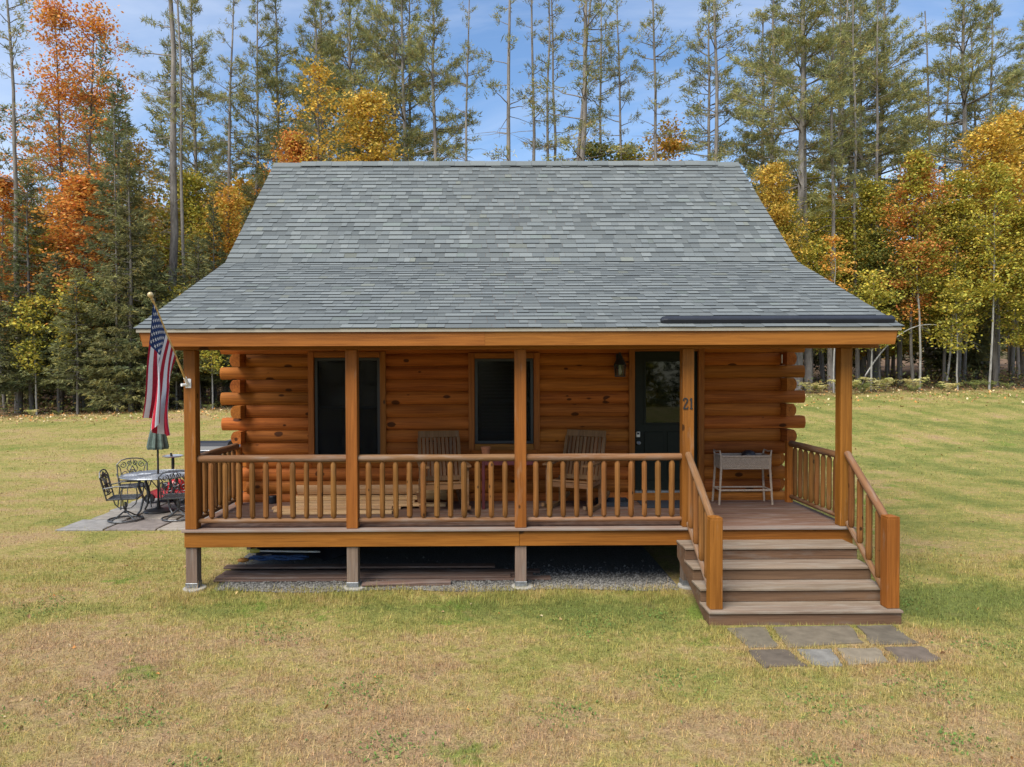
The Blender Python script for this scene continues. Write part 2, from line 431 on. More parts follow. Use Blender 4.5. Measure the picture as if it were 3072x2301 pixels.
# ------------------------------------------------------------------ terrain
def gz(x, y):
    x = np.asarray(x, float); y = np.asarray(y, float)
    t = np.clip((y-8)/24, 0, 1); s = t*t*(3-2*t)
    z = s*(1.11 + .025*np.clip(x, -25, 32))
    z = z + np.clip(y-32, 0, 200)*.03
    z = z + .05*np.clip((y-10)/8, 0, 1)*np.sin(x*.35+1)*np.sin(y*.28)
    return z
def gzf(x, y): return float(gz(x, y))

def lawn_group():
    g = bpy.data.node_groups.new('lawn_colour', 'ShaderNodeTree')
    g.interface.new_socket('Vector', in_out='INPUT', socket_type='NodeSocketVector')
    g.interface.new_socket('Color', in_out='OUTPUT', socket_type='NodeSocketColor')
    i = N(g, 'NodeGroupInput'); o = N(g, 'NodeGroupOutput'); v = i.outputs[0]
    sp = N(g, 'ShaderNodeSeparateXYZ'); L(g, v, sp.inputs[0])
    a = noise(g, vmap(g, v, (.30, .42, 1)), 1.0, 4, .6, .4)          # broad patches
    b_ = noise(g, vmap(g, v, (1.1, 1.5, 1), (4, 9, 0)), 1.0, 4, .65, .3)   # patches of a step or two
    c = noise(g, vmap(g, v, (7, 8, 1), (1, 3, 0)), 1.0, 3, .7)       # tussocks
    # greener along the porch drip line, to the right and far away
    near = mth(g, 'MULTIPLY', mth(g, 'SUBTRACT', .9, mth(g, 'ABSOLUTE', mth(g, 'ADD', sp.outputs[1], .75))), .17)
    near = mth(g, 'MAXIMUM', near, 0.0)
    side = mth(g, 'MULTIPLY', mth(g, 'MINIMUM', mth(g, 'MAXIMUM', mth(g, 'ADD', sp.outputs[0], 3.0), 0.0), 9.0), .0070)
    far = mth(g, 'MULTIPLY', mth(g, 'MINIMUM', mth(g, 'MAXIMUM', mth(g, 'SUBTRACT', sp.outputs[1], -2.5), 0.0), 10.0), .0060)
    s = mth(g, 'ADD', mth(g, 'MULTIPLY', a, .62), mth(g, 'MULTIPLY', b_, .38))
    s = mth(g, 'ADD', s, mth(g, 'MULTIPLY', mth(g, 'SUBTRACT', c, .5), .38))
    s = mth(g, 'ADD', mth(g, 'ADD', s, near), mth(g, 'ADD', side, far))
    st = mth(g, 'MULTIPLY', mth(g, 'SINE', mth(g, 'MULTIPLY', mth(g, 'ADD', sp.outputs[0], mth(g, 'MULTIPLY', sp.outputs[1], .06)), 4.6)), .036)   # mowing stripes on the right-hand lawn
    st = mth(g, 'MULTIPLY', st, mth(g, 'MINIMUM', mth(g, 'MAXIMUM', mth(g, 'MULTIPLY', mth(g, 'SUBTRACT', sp.outputs[0], 4.0), .2), 0.0), 1.0))
    s = mth(g, 'ADD', s, st)
    col = ramp(g, s, [(.38, (.385, .255, .140)), (.47, (.405, .290, .138)), (.54, (.375, .302, .108)), (.62, (.285, .268, .076)), (.74, (.170, .195, .050))])
    # clover
    k = noise(g, vmap(g, v, (.75, .75, 1), (11, 2, 0)), 1.0, 2, .5, .2)
    km = ramp(g, mth(g, 'ADD', k, mth(g, 'MULTIPLY', mth(g, 'SUBTRACT', c, .5), .25)), [(.66, (0, 0, 0)), (.72, (.75, .75, .75))])
    col = mix(g, km, col, (.165, .235, .040))
    # bare, reddish thatch
    r_ = noise(g, vmap(g, v, (2.2, 2.6, 1), (7, 21, 0)), 1.0, 3, .6)
    col = mix(g, ramp(g, r_, [(.60, (0, 0, 0)), (.78, (.42, .42, .42))]), col, (.27, .165, .105))
    L(g, col, o.inputs[0]); return g
LAWN = lawn_group()

def lawn_mat():
    m, t, b = new_mat('lawn_ground'); tc_ = N(t, 'ShaderNodeTexCoord'); v = tc_.outputs['Object']
    g = N(t, 'ShaderNodeGroup'); g.node_tree = LAWN; L(t, v, g.inputs[0])
    f = noise(t, v, 55, 4, .75); f2 = noise(t, v, 16, 4, .7)
    col = mix(t, 1.0, g.outputs[0], ramp(t, f, [(.30, (.42,)*3), (.70, (1.25,)*3)]), 'MULTIPLY')
    col = mix(t, 1.0, col, ramp(t, f2, [(.30, (.70,)*3), (.70, (1.2,)*3)]), 'MULTIPLY')
    # the wood's floor of needles and leaves
    sp = N(t, 'ShaderNodeSeparateXYZ'); L(t, v, sp.inputs[0])
    e = mth(t, 'ADD', sp.outputs[1], mth(t, 'MULTIPLY', noise(t, v, .45, 4, .6), 5.0))
    em = ramp(t, mth(t, 'MULTIPLY', mth(t, 'SUBTRACT', e, 29.0), .30), [(0, (0, 0, 0)), (1, (1, 1, 1))])
    lit = ramp(t, noise(t, v, 9, 5, .75), [(.3, (.060, .040, .026)), (.5, (.150, .095, .058)), (.72, (.26, .17, .10))])
    col = mix(t, em, col, lit)
    L(t, col, b.inputs['Base Color']); b.inputs['Roughness'].default_value = .95; b.inputs['Specular IOR Level'].default_value = .1
    h = mth(t, 'ADD', mth(t, 'MULTIPLY', f, .5), f2); bump(t, b, h, .8, .04)
    return m
def blade_mat():
    m, t, b = new_mat('grass_blade'); at = N(t, 'ShaderNodeAttribute'); at.attribute_name = 'root'
    g = N(t, 'ShaderNodeGroup'); g.node_tree = LAWN; L(t, at.outputs['Vector'], g.inputs[0])
    ti = N(t, 'ShaderNodeAttribute'); ti.attribute_name = 'tint'
    col = mix(t, 1.0, g.outputs[0], ti.outputs['Color'], 'MULTIPLY')
    L(t, col, b.inputs['Base Color']); b.inputs['Roughness'].default_value = .8; b.inputs['Specular IOR Level'].default_value = .2
    tl = N(t, 'ShaderNodeBsdfTranslucent'); L(t, col, tl.inputs[0]); mx = N(t, 'ShaderNodeMixShader'); mx.inputs[0].default_value = .3
    o = [n for n in t.nodes if n.type == 'OUTPUT_MATERIAL'][0]
    L(t, b.outputs[0], mx.inputs[1]); L(t, tl.outputs[0], mx.inputs[2]); L(t, mx.outputs[0], o.inputs[0]); return m
M_LAWN = lawn_mat(); M_BLADE = blade_mat()

xs = np.unique(np.concatenate([np.linspace(-160, -40, 13), np.linspace(-40, 50, 91), np.linspace(50, 180, 14)]))
ys = np.unique(np.concatenate([np.linspace(-40, -10, 7), np.linspace(-10, 44, 73), np.linspace(44, 240, 30)]))
gx, gy = np.meshgrid(xs, ys); gv = np.stack([gx.ravel(), gy.ravel(), gz(gx, gy).ravel()], 1)
ii = np.arange(len(xs)*len(ys)).reshape(len(ys), len(xs))
gf = np.stack([ii[:-1, :-1].ravel(), ii[:-1, 1:].ravel(), ii[1:, 1:].ravel(), ii[1:, :-1].ravel()], 1)
put(bpy.data.objects.new('ground', fast_mesh('ground', gv, gf, M_LAWN, smooth=True)), kind='structure', label='mown autumn lawn of tan and green grass round the cabin')

STAIR_X = (1.94, 4.0)
def lawn_free(x, y):
    """True where no grass grows: under the deck and cabin, stairs, slabs"""
    m = (x > -3.75) & (x < 4.2) & (y > .03) & (y < 9)
    m |= (x > -4.2) & (x < 4.2) & (y > 1.9) & (y < 9)
    m |= (x > 1.95) & (x < 4.0) & (y > -1.36) & (y < .5)
    m |= (x > -7.7) & (x < -4.6) & (y > 3.45) & (y < 8.2)
    m |= (x > -7.1) & (x < -4.7) & (y > 7.4) & (y < 10)
    for (a, b, c, d) in STONES_BB: m |= (x > a+.06) & (x < b-.05) & (y > c+.035) & (y < d-.035)
    return m
STONES = [  # outlines of the seven slabs at the foot of the stairs
    [(2.10, -1.41), (2.50, -1.40), (2.44, -1.92), (2.13, -1.93)], [(2.60, -1.39), (3.42, -1.37), (3.30, -1.84), (2.52, -1.93)],
    [(3.49, -1.38), (3.85, -1.36), (3.83, -1.87), (3.36, -1.88)], [(2.10, -2.01), (2.49, -2.00), (2.50, -2.35), (2.09, -2.40)],
    [(2.57, -1.99), (2.90, -1.99), (2.85, -2.37), (2.56, -2.36)], [(2.99, -1.99), (3.37, -1.98), (3.31, -2.30), (2.91, -2.34)],
    [(3.44, -1.97), (3.82, -1.96), (3.81, -2.26), (3.38, -2.32)]]
STONES_BB = [(min(p[0] for p in s), max(p[0] for p in s), min(p[1] for p in s), max(p[1] for p in s)) for s in STONES]

# grass blades: the near lawn blade by blade, coarser with distance
def grass():
    rg = np.random.default_rng(3)
    Vs, Rs, Cs = [], [], []
    for (x0, x1, y0, y1, n, h0, h1, wd, lie) in ((-8.0, 8.0, -5.8, -2.2, 300000, .020, .055, .0050, 1.05), (-10, 10.5, -2.2, 1.5, 225000, .020, .056, .0060, 1.0),
                                               (-16, 18, 1.5, 9, 125000, .022, .050, .008, .9), (-28, 32, 9, 30, 110000, .03, .065, .018, .9),
                                               (-4.3, 2.0, -.75, .10, 26000, .03, .085, .0045, .55), (1.7, 4.4, -1.75, -1.36, 5000, .03, .08, .005, .6), (1.85, 4.1, -2.6, -1.36, 16000, .02, .055, .0045, .8)):
        x = rg.uniform(x0, x1, n); y = rg.uniform(y0, y1, n)
        # clumps
        cl = np.sin(x*9+3*np.sin(y*5))*np.sin(y*8+2*np.sin(x*6))*.7 + np.sin(x*3.1+2*np.sin(y*2.3))*np.sin(y*3.7+np.sin(x*2.9))*.5 + rg.normal(0, .5, n)
        keep = (~lawn_free(x, y)) & (cl > -.7)
        if x1 == 2.0: keep &= rg.uniform(0, 1, n) < np.clip(1.1 - np.abs(y+.30)/.45, .1, 1)
        if h1 == .08: keep &= ((x < 2.05) | (x > 3.85))
        x, y = x[keep], y[keep]; n = len(x)
        h = rg.uniform(h0, h1, n)*rg.choice([.6, 1, 1.45], n, p=[.42, .43, .15])*(1+.35*np.clip(cl[keep], -1, 1)); a = rg.uniform(0, 2*np.pi, n); ln = np.abs(rg.normal(0, lie, n))
        z = gz(x, y)
        dx, dy = np.cos(a), np.sin(a)
        ww = wd*rg.uniform(.7, 1.3, n)*.5
        p0 = np.stack([x-dy*ww, y+dx*ww, z], 1); p1 = np.stack([x+dy*ww, y-dx*ww, z], 1)
        tilt = np.clip(ln, 0, 1.35)
        p2 = np.stack([x+dx*h*np.sin(tilt), y+dy*h*np.sin(tilt), z+h*np.cos(tilt)+.002], 1)
        Vs.append(np.stack([p0, p1, p2], 1).reshape(-1, 3))
        Rs.append(np.repeat(np.stack([x, y, np.zeros(n)], 1), 3, 0))
        b = np.clip(rg.normal(1.08, .32, n), .35, 2.1); tn = np.stack([b*rg.uniform(.9, 1.15, n), b, b*rg.uniform(.8, 1.1, n)], 1)
        Cs.append(np.repeat(tn, 3, 0))
    V = np.concatenate(Vs); F = np.arange(len(V)).reshape(-1, 3)
    put(bpy.data.objects.new('grass', fast_mesh('grass', V, F, M_BLADE, np.concatenate(Cs), np.concatenate(Rs))), kind='stuff', label='short dry grass of the lawn, tan with green patches', cat='grass')
grass()

# broad-leaved weeds, clover and fallen leaves on the lawn
def scatter_leaves(name, label, cat, spots, mat):
    """spots: rows of x, y, size, r, g, b, tilt"""
    rg = np.random.default_rng(5); s = np.asarray(spots); n = len(s)
    a = rg.uniform(0, 2*np.pi, n); z = gz(s[:, 0], s[:, 1]) + .006 + rg.uniform(0, .012, n)
    ux = np.stack([np.cos(a), np.sin(a), rg.normal(0, 1, n)*s[:, 6]], 1)*s[:, 2:3]; uy = np.stack([-np.sin(a), np.cos(a), rg.normal(0, 1, n)*s[:, 6]], 1)*s[:, 2:3]*.6
    c = np.stack([s[:, 0], s[:, 1], z], 1)
    lift = np.zeros((n, 3)); lift[:, 2] = s[:, 2]*.25*s[:, 6]
    V = np.stack([c-ux*.5, c-uy*.5+lift, c+ux*.5, c+uy*.5+lift], 1).reshape(-1, 3); F = np.arange(len(V)).reshape(-1, 4)
    put(bpy.data.objects.new(name, fast_mesh(name, V, F, mat, np.repeat(s[:, 3:6], 4, 0))), kind='stuff', label=label, cat=cat)
def lawn_leaves():
    rg = np.random.default_rng(9)
    rows = []
    cl = [(-3.6, -2.9, .5), (-3.1, -3.3, .35), (-1.5, -2.8, .45), (-1.1, -3.7, .3), (-4.3, -3.4, .4), (.2, -3.2, .3), (1.2, -2.6, .4), (2.3, -3.1, .5), (3.4, -2.8, .5), (4.5, -1.9, .5),
          (-2.6, -1.4, .5), (.7, -1.3, .6), (1.5, -1.0, .3), (4.4, -.6, .3), (4.8, .4, .4), (-5.5, -.6, .5), (1.9, -3.9, .3), (-.6, -4.3, .3), (3.0, -3.7, .3), (-2.4, -4.0, .25)]
    for cx, cy, r in cl:
        n = int(520*r); x = rg.normal(cx, r*.45, n); y = rg.normal(cy, r*.4, n)
        g = rg.uniform(.7, 1.25, n)
        rows.append(np.stack([x, y, rg.uniform(.012, .032, n), .105*g, .165*g, .034*g, np.full(n, .5)], 1))
    n = 2600; x = rg.uniform(-8, 9, n); y = rg.uniform(-5.4, 2, n); g = rg.uniform(.6, 1.2, n)
    rows.append(np.stack([x, y, rg.uniform(.010, .028, n), .11*g, .15*g, .045*g, np.full(n, .5)], 1))
    s = np.concatenate(rows); s = s[~lawn_free(s[:, 0], s[:, 1])]
    scatter_leaves('clover', 'small green clover and weed leaves in the lawn', 'clover', s, M_LITTER)
    rows = []
    n = 5200; x = rg.uniform(-30, 32, n); y = rg.uniform(25.5, 33, n) - np.abs(rg.normal(0, 1.6, n))
    pal = np.array([(.42, .27, .13), (.55, .38, .16), (.30, .16, .08), (.50, .22, .06), (.60, .48, .28)])
    rows.append(np.column_stack([x, y, rg.uniform(.07, .16, n), pal[rg.integers(0, 5, n)], np.full(n, .6)]))
    n = 420; x = rg.uniform(-22, 26, n); y = rg.uniform(2.5, 26, n)
    rows.append(np.column_stack([x, y, rg.uniform(.04, .08, n), pal[rg.integers(0, 5, n)]*.6, np.full(n, .6)]))
    n = 170; x = rg.uniform(-7, 7, n); y = rg.uniform(-5.2, 2, n)
    rows.append(np.column_stack([x, y, rg.uniform(.02, .055, n), pal[rg.integers(0, 5, n)]*.85, np.full(n, .9)]))
    s = np.concatenate(rows); s = s[~lawn_free(s[:, 0], s[:, 1])]
    scatter_leaves('fallen_leaves', 'dry fallen leaves strewn along the edge of the woods', 'leaves', s, M_LITTER)
lawn_leaves()

def slab(poly, z0, z1, rg, rough=.018):
    """an uneven flagstone: outline with a worn, slightly tilted top"""
    pts = []
    n = len(poly)
    for i in range(n):
        a, b = Vector(poly[i]), Vector(poly[(i+1) % n])
        for k in range(4):
            p = a.lerp(b, k/4)
            pts.append((p.x + rg.uniform(-rough, rough), p.y + rg.uniform(-rough, rough)))
    c = Vector((sum(p[0] for p in pts)/len(pts), sum(p[1] for p in pts)/len(pts)))
    m = len(pts); vs = []; tx, ty = rg.uniform(-.008, .008), rg.uniform(-.008, .008)
    for f, z in ((1, z0), (1, z1-.008), (.97, z1)):
        for p in pts:
            q = c + (Vector(p)-c)*f
            vs.append((q.x, q.y, z + (tx*(q.x-c.x)+ty*(q.y-c.y) + rg.uniform(-.002, .002) if z > z0 else 0)))
    vs.append((c.x, c.y, z1+.003))
    fs = []
    for k in range(2):
        for j in range(m): fs.append((k*m+j, k*m+(j+1) % m, (k+1)*m+(j+1) % m, (k+1)*m+j))
    for j in range(m): fs.append((2*m+j, 2*m+(j+1) % m, 3*m))
    return vs, fs
def stone_obj(poly, z0, z1, col, rg, parent):
    vs, fs = slab(poly, z0, z1, rg)
    me = bpy.data.meshes.new('stone'); me.from_pydata(vs, [], fs)
    a = me.attributes.new('tint', 'FLOAT_COLOR', 'POINT')
    a.data.foreach_set('color', np.tile(np.array([*col, 1], np.float32), (len(vs), 1)).ravel())
    me.materials.append(M_STONE)
    return put(bpy.data.objects.new('stone', me), None, parent)
rg_ = random.Random(4)
path = MB().box(2.0, 3.9, -2.45, -1.3, -.06, -.004).build('stone_path', M_CONC, kind='structure', label='seven grey flagstones set in grass at the foot of the stairs')
for s, c in zip(STONES, [(.140, .118, .082), (.148, .122, .086), (.118, .099, .072), (.110, .088, .066), (.180, .170, .150), (.205, .170, .120), (.128, .100, .076)]):
    stone_obj(s, -.03, .018, c, rg_, path)
patio = MB().box(-7.6, -4.35, 3.5, 8.0, -.06, -.003).build('patio', M_CONC, kind='structure', label='patio of large grey-brown stone slabs beside the cabin')
px = [-7.72, -6.95, -6.05, -5.15, -4.40]; py = [3.28, 4.15, 5.0, 5.9, 6.9, 7.9]
for i in range(4):
    for j in range(5):
        o_ = .12*((j*37) % 3-1)
        a, b, c, d = px[i]+(.02 if i else rg_.uniform(-.12, .15)), px[i+1]-.02, py[j]+.02, py[j+1]-.02
        if j == 0: c += rg_.uniform(-.03, .14)
        k = rg_.choice([(.235, .212, .185), (.205, .192, .178), (.26, .23, .195), (.18, .155, .14), (.225, .214, .20)])
        stone_obj([(a, c), (b, c), (b, d), (a, d)], -.03, .032+rg_.uniform(-.004, .004), k, rg_, patio)

# ------------------------------------------------------------------ the log cabin
DECK = .755
cabin = empty('log_cabin', T(0, 0, 0), label='log cabin with grey shingle roof, covered front porch and wooden stairs', cat='cabin')

# --- log walls: D-profile logs laid in courses, notched corners
ROWS = [(2.774-.19*k, 2.774-.19*(k-1)) for k in range(-1, 12)]       # z0, z1 from the top down
def d_log(z0, z1, zlo, zhi, bulge=.046, depth=.15):
    zc, h = (z0+z1)/2, (z1-z0)/2
    n = 9; pts = []
    for i in range(n+1):
        z = zlo + (zhi-zlo)*i/n
        t = min(1, abs((z-zc)/h))
        pts.append((-bulge*(1-t**2.3), z-zc))
    pts += [(depth, zhi-zc), (depth, zlo-zc)]
    return pts
def log_along_x(x0, x1, row, zlo, zhi, wall):
    z0, z1 = row
    mb = MB(); pts = d_log(z0, z1, zlo, zhi)
    n = len(pts); c = .012
    # round the arris of the cut ends a little
    vs = []
    for x, f in ((x0, .82), (x0+c, 1), (x1-c, 1), (x1, .82)):
        for p, q in pts: vs.append((x-(x0+x1)/2, p*f if p < 0 else p, q*(.94+.06*(f == 1))))
    fs = []
    for k in range(3):
        for j in range(n): fs.append((k*n+j, k*n+(j+1) % n, (k+1)*n+(j+1) % n, (k+1)*n+j))
    fs += [tuple(reversed(range(n))), tuple(range(3*n, 4*n))]
    mb.add(vs, fs)
    o = mb.build('log', M_LOG, T((x0+x1)/2, 1.872, (z0+z1)/2), wall)
    return autosmooth(o, 30)
def log_along_y(y0, y1, row, side, wall):
    z0, z1 = row
    pts = d_log(z0, z1, z0+.002, z1-.002, bulge=.045, depth=.105); n = len(pts); vs = []
    for y, f in ((y0, .86), (y0+.012, 1), (y1, 1)):
        for p, q in pts: vs.append((y-(y0+y1)/2, -p*f if p < 0 else -p, q*(.95+.05*(f == 1))))
    fs = []
    for k in range(2):
        for j in range(n): fs.append((k*n+j, k*n+(j+1) % n, (k+1)*n+(j+1) % n, (k+1)*n+j))
    fs += [tuple(reversed(range(n))), tuple(range(2*n, 3*n))]
    # local X is the length, local Y points outward
    if side > 0: M = Matrix(((0, 1, 0, 4.115), (1, 0, 0, (y0+y1)/2), (0, 0, 1, (z0+z1)/2), (0, 0, 0, 1)))
    else: M = Matrix(((0, -1, 0, -4.115), (1, 0, 0, (y0+y1)/2), (0, 0, 1, (z0+z1)/2), (0, 0, 0, 1)))
    o = MB().add(vs, fs).build('log', M_LOG, M, wall)
    return autosmooth(o, 30)

OPEN = [(-3.02, -1.95, 1.37, 2.96), (-.64, .345, 1.555, 2.94), (1.76, 2.80, .70, 3.03)]     # windows and door, inside their trim
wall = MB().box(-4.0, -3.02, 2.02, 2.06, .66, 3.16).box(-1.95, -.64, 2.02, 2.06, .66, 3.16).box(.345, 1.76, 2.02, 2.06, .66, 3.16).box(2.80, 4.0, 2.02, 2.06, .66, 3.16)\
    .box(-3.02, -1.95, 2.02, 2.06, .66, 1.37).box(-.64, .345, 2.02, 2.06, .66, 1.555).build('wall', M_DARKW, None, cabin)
for i, (z0, z1) in enumerate(ROWS):
    long_ = (i % 2 == 0)
    xe = 4.375 if long_ else 4.005
    if not long_ and z1 < 1.60: xe = 4.005
    elif long_ and z1 < 1.70: xe = 4.10
    cuts = []
    for (a, b, lo, hi) in OPEN:
        if hi <= z0+.004 or lo >= z1-.004: continue
        cuts.append((a, b, lo, hi))
    x = -xe - (random.uniform(-.012, .012) if long_ else 0); xr = xe + (random.uniform(-.012, .012) if long_ else 0)
    for (a, b, lo, hi) in cuts:
        log_along_x(x, a, (z0, z1), z0+.002, z1-.002, wall); x = b
        if lo > z0+.03: log_along_x(a+.002, b-.002, (z0, z1), z0+.002, lo, wall)
        if hi < z1-.03: log_along_x(a+.002, b-.002, (z0, z1), hi, z1-.002, wall)
    log_along_x(x, xr, (z0, z1), z0+.002, z1-.002, wall)
for s in (-1, 1):
    sw = MB().box(s*4.0-.01, s*4.0+.01, 2.08, 8.5, .60, 3.16).build('wall', M_DARKW, None, cabin)
    for i, r in enumerate(ROWS):
        long_ = (i % 2 == 1)
        log_along_y(1.64 + random.uniform(-.012, .012) if long_ and r[1] > 1.6 else 2.045, 8.55, r, s, sw)
    # boarded gable above the logs
    MB().prism([(1.9, 3.165), (8.55, 3.165), (8.55, 3.72), (5.25, 6.55), (2.62, 4.20), (1.9, 3.92)], s*4.10-.03, s*4.10+.03).build('gable', M_LOG, None, cabin)
MB().box(-4.0, 4.0, 8.50, 8.56, .60, 3.75).build('wall', M_LOG, None, cabin)
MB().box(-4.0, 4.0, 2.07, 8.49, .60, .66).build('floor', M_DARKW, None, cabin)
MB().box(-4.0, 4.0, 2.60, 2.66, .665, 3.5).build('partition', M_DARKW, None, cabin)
# skirting round the crawl space
MB().box(-4.06, -4.0, 2.0, 8.5, -.05, .60).box(4.0, 4.06, 2.0, 8.5, -.05, .60).box(-4.0, 4.0, 5.2, 5.26, -.05, .60).build('foundation', M_DARKW, None, cabin)

# --- windows
def window(x0, x1, z0, z1, tw, blind):
    """opening x0..x1, z0..z1; sash, glass, screen, trim boards"""
    mb = MB(); f = .045
    for a, b, c, d in ((x0, x0+f, z0, z1), (x1-f, x1, z0, z1), (x0+f, x1-f, z0, z0+f), (x0+f, x1-f, z1-f, z1)): mb.box(a, b, 1.845, 1.93, c, d, ch=.004)
    zm = z0+(z1-z0)*.5
    mb.box(x0+f, x1-f, 1.872, 1.90, zm-.018, zm+.018)
    w_ = mb.build('window', M_SASH, None, cabin)
    MB().box(x0+f, x1-f, 1.884, 1.888, zm+.018, z1-f).build('pane', M_GLASS, None, w_)
    MB().box(x0+f, x1-f, 1.884, 1.888, z0+f, zm-.018).build('pane', M_GLASS, None, w_)
    MB().box(x0+f, x1-f, 1.862, 1.863, z0+f, z1-f).build('screen', M_SCREEN, None, w_)
    if blind:
        for k in range(22):
            zz = z1-.10-k*.052
            if zz < z0+.12: break
            MB().box(x0+.10, x1-.14, -.016, .016, -.0012, .0012, M=T(0, 1.965, zz) @ RX(R(35))).build('blind_slat', M_WHITE, None, w_)
    board('trim', x0-tw, x0-.002, 1.800, 1.87, z0-tw, z1+.085, M_TRIM, w_, 'z')
    board('trim', x1+.002, x1+tw, 1.800, 1.87, z0-tw, z1+.085, M_TRIM, w_, 'z')
    board('trim', x0, x1, 1.803, 1.87, z1+.002, z1+.085, M_TRIM, w_)
    board('sill', x0, x1, 1.795, 1.87, z0-tw, z0-.002, M_TRIM, w_)
window(-2.974, -1.995, 1.421, 2.908, .088, False)
window(-.584, .295, 1.613, 2.887, .092, True)

# --- door
dx0, dx1, dz0, dz1 = 1.809, 2.755, .905, 2.985
mb = MB(); gx0, gx1, gz0_, gz1_ = 1.985, 2.575, 1.915, 2.835
mb.box(dx0, gx0, 1.875, 1.92, dz0, dz1).box(gx1, dx1, 1.875, 1.92, dz0, dz1).box(gx0, gx1, 1.875, 1.92, gz1_, dz1).box(gx0, gx1, 1.875, 1.92, dz0, gz0_)
for a, b in ((1.96, 2.255), (2.305, 2.60)):                      # raised lower panels
    mb.box(a, b, 1.862, 1.875, 1.05, 1.78, ch=.01)
for a, b, c, d in ((gx0-.03, gx0, gz0_-.03, gz1_+.03), (gx1, gx1+.03, gz0_-.03, gz1_+.03), (gx0, gx1, gz1_, gz1_+.03), (gx0, gx1, gz0_-.03, gz0_)): mb.box(a, b, 1.863, 1.875, c, d, ch=.004)
door = mb.build('door', M_GREEN, None, cabin)
MB().box(gx0, gx1, 1.893, 1.898, gz0_, gz1_).build('pane', glass_mat('door_glass', (.25, .28, .26)), None, door)
lk = MB().box(1.835, 1.895, 1.855, 1.875, 1.70, 1.785, ch=.006).build('lock', M_SILVER, None, door)
MB().box(1.848, 1.882, 1.849, 1.855, 1.742, 1.772).build('keypad', M_BLACK, None, lk)
MB().tube([(1.865, 1.855, 1.62), (1.865, 1.80, 1.62), (1.865, 1.80, 1.62)], [.028, .028, .022], 10).build('door_knob', M_SILVER, None, door)
MB().box(dx0, dx1, 1.80, 1.90, .872, .903, ch=.004).build('threshold', M_STEEL, None, door)
board('sill', dx0-.09, dx1+.09, 1.795, 1.87, DECK+.004, .870, M_TRIM, door)
board('trim', dx0-.09, dx0-.003, 1.800, 1.87, .872, 3.075, M_TRIM, door, 'z')
board('trim', dx1+.003, dx1+.09, 1.800, 1.87, .872, 3.075, M_TRIM, door, 'z')
board('trim', dx0, dx1, 1.803, 1.87, dz1+.004, 3.075, M_TRIM, door)

# --- roof: sheathing, shingles, ridge, eave trim
EAVE, KINK, RIDGE, REAR = (-.34, 3.215), (2.60, 4.435), (5.25, 6.755), (8.95, 3.52)
XR = 4.565
th = .13
prof = [EAVE, KINK, RIDGE, REAR, (REAR[0], REAR[1]-th), (RIDGE[0], RIDGE[1]-th*1.3), (KINK[0], KINK[1]-th), (EAVE[0]+.06, EAVE[1]-.05)]
mb = MB()
n_ = len(prof); vs = [(-4.53, y, z) for y, z in prof] + [(4.53, y, z) for y, z in prof]
quads = [(0, 1, 6, 7), (1, 2, 5, 6), (2, 3, 4, 5)]
fs = [(i, (i+1) % n_, n_+(i+1) % n_, n_+i) for i in range(n_)] + [tuple(reversed(q)) for q in quads] + [tuple(n_+i for i in q) for q in quads]
roof = mb.add(vs, fs).build('roof', M_TRIM, None, cabin)
SH = [(.130, .143, .141), (.121, .134, .133), (.139, .152, .149), (.108, .120, .120), (.132, .150, .140), (.144, .153, .133), (.125, .138, .138), (.150, .163, .159)]
def shingle_geo(p, u, n, x0, x1, s0, s1, t0):
    """one tab on the plane p + s*u, proud by t0 at its butt"""
    vs = []
    for x in (x0, x1):
        for s, a in ((s0, .0025), (s0+.001, .0025+t0), (s1, .0030), (s1, .0005)):
            q = p + u*s + n*a
            vs.append((x, q.y, q.z))
    # the butt edge has vertices of its own: cut asphalt, black
    vs += [vs[0], vs[1], vs[5], vs[4]]
    fs = [(0, 3, 2, 1), (4, 5, 6, 7), (8, 9, 10, 11), (1, 2, 6, 5), (2, 3, 7, 6), (3, 0, 4, 7)]
    return vs, fs
CUT = (.020, .022, .024)
rs = random.Random(21)
parts_left = 300
rest_v, rest_f, rest_c = [], [], []
for (A, B, e, first) in ((EAVE, KINK, .1375, True), (KINK, RIDGE, .1405, False), (REAR, RIDGE, .14, False)):
    p = Vector((0, *A)); d = Vector((0, *B)) - p; Ls = d.length; u = d.normalized(); nrm = Vector((0, -u.z, u.y))
    if nrm.z < 0: nrm = -nrm
    i = 0
    while i*e < Ls-.02:
        s0 = i*e - (.02 if i == 0 and first else .004); s1 = min(i*e+e+.012, Ls)
        x = -XR
        base = rs.uniform(-.012, .012)
        while x < XR-.01:
            wd = rs.choice([.09, .12, .15, .18, .22, .28])*rs.uniform(.9, 1.1)
            x1 = min(x+wd, XR)
            if XR-x1 < .06: x1 = XR
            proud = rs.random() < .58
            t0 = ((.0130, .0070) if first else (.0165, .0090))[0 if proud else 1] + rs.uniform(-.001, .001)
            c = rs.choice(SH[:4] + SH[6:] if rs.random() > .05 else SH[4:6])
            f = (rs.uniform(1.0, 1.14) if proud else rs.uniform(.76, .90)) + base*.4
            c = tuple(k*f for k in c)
            vs, fs = shingle_geo(p, u, nrm, x+.0012, x1-.0012, s0 + rs.uniform(-.002, .002), s1, t0)
            if first and parts_left > 0:
                parts_left -= 1
                me = bpy.data.meshes.new('shingle'); me.from_pydata(vs, [], fs)
                at = me.attributes.new('tint', 'FLOAT_COLOR', 'POINT'); at.data.foreach_set('color', np.array([[*c, 1]]*8+[[*CUT, 1]]*4, np.float32).ravel())
                me.materials.append(M_SHING); put(bpy.data.objects.new('shingle', me), None, roof)
            else:
                b = len(rest_v); rest_v += vs; rest_f += [tuple(k+b for k in q) for q in fs]; rest_c += [c]*8+[CUT]*4
            x = x1
        i += 1
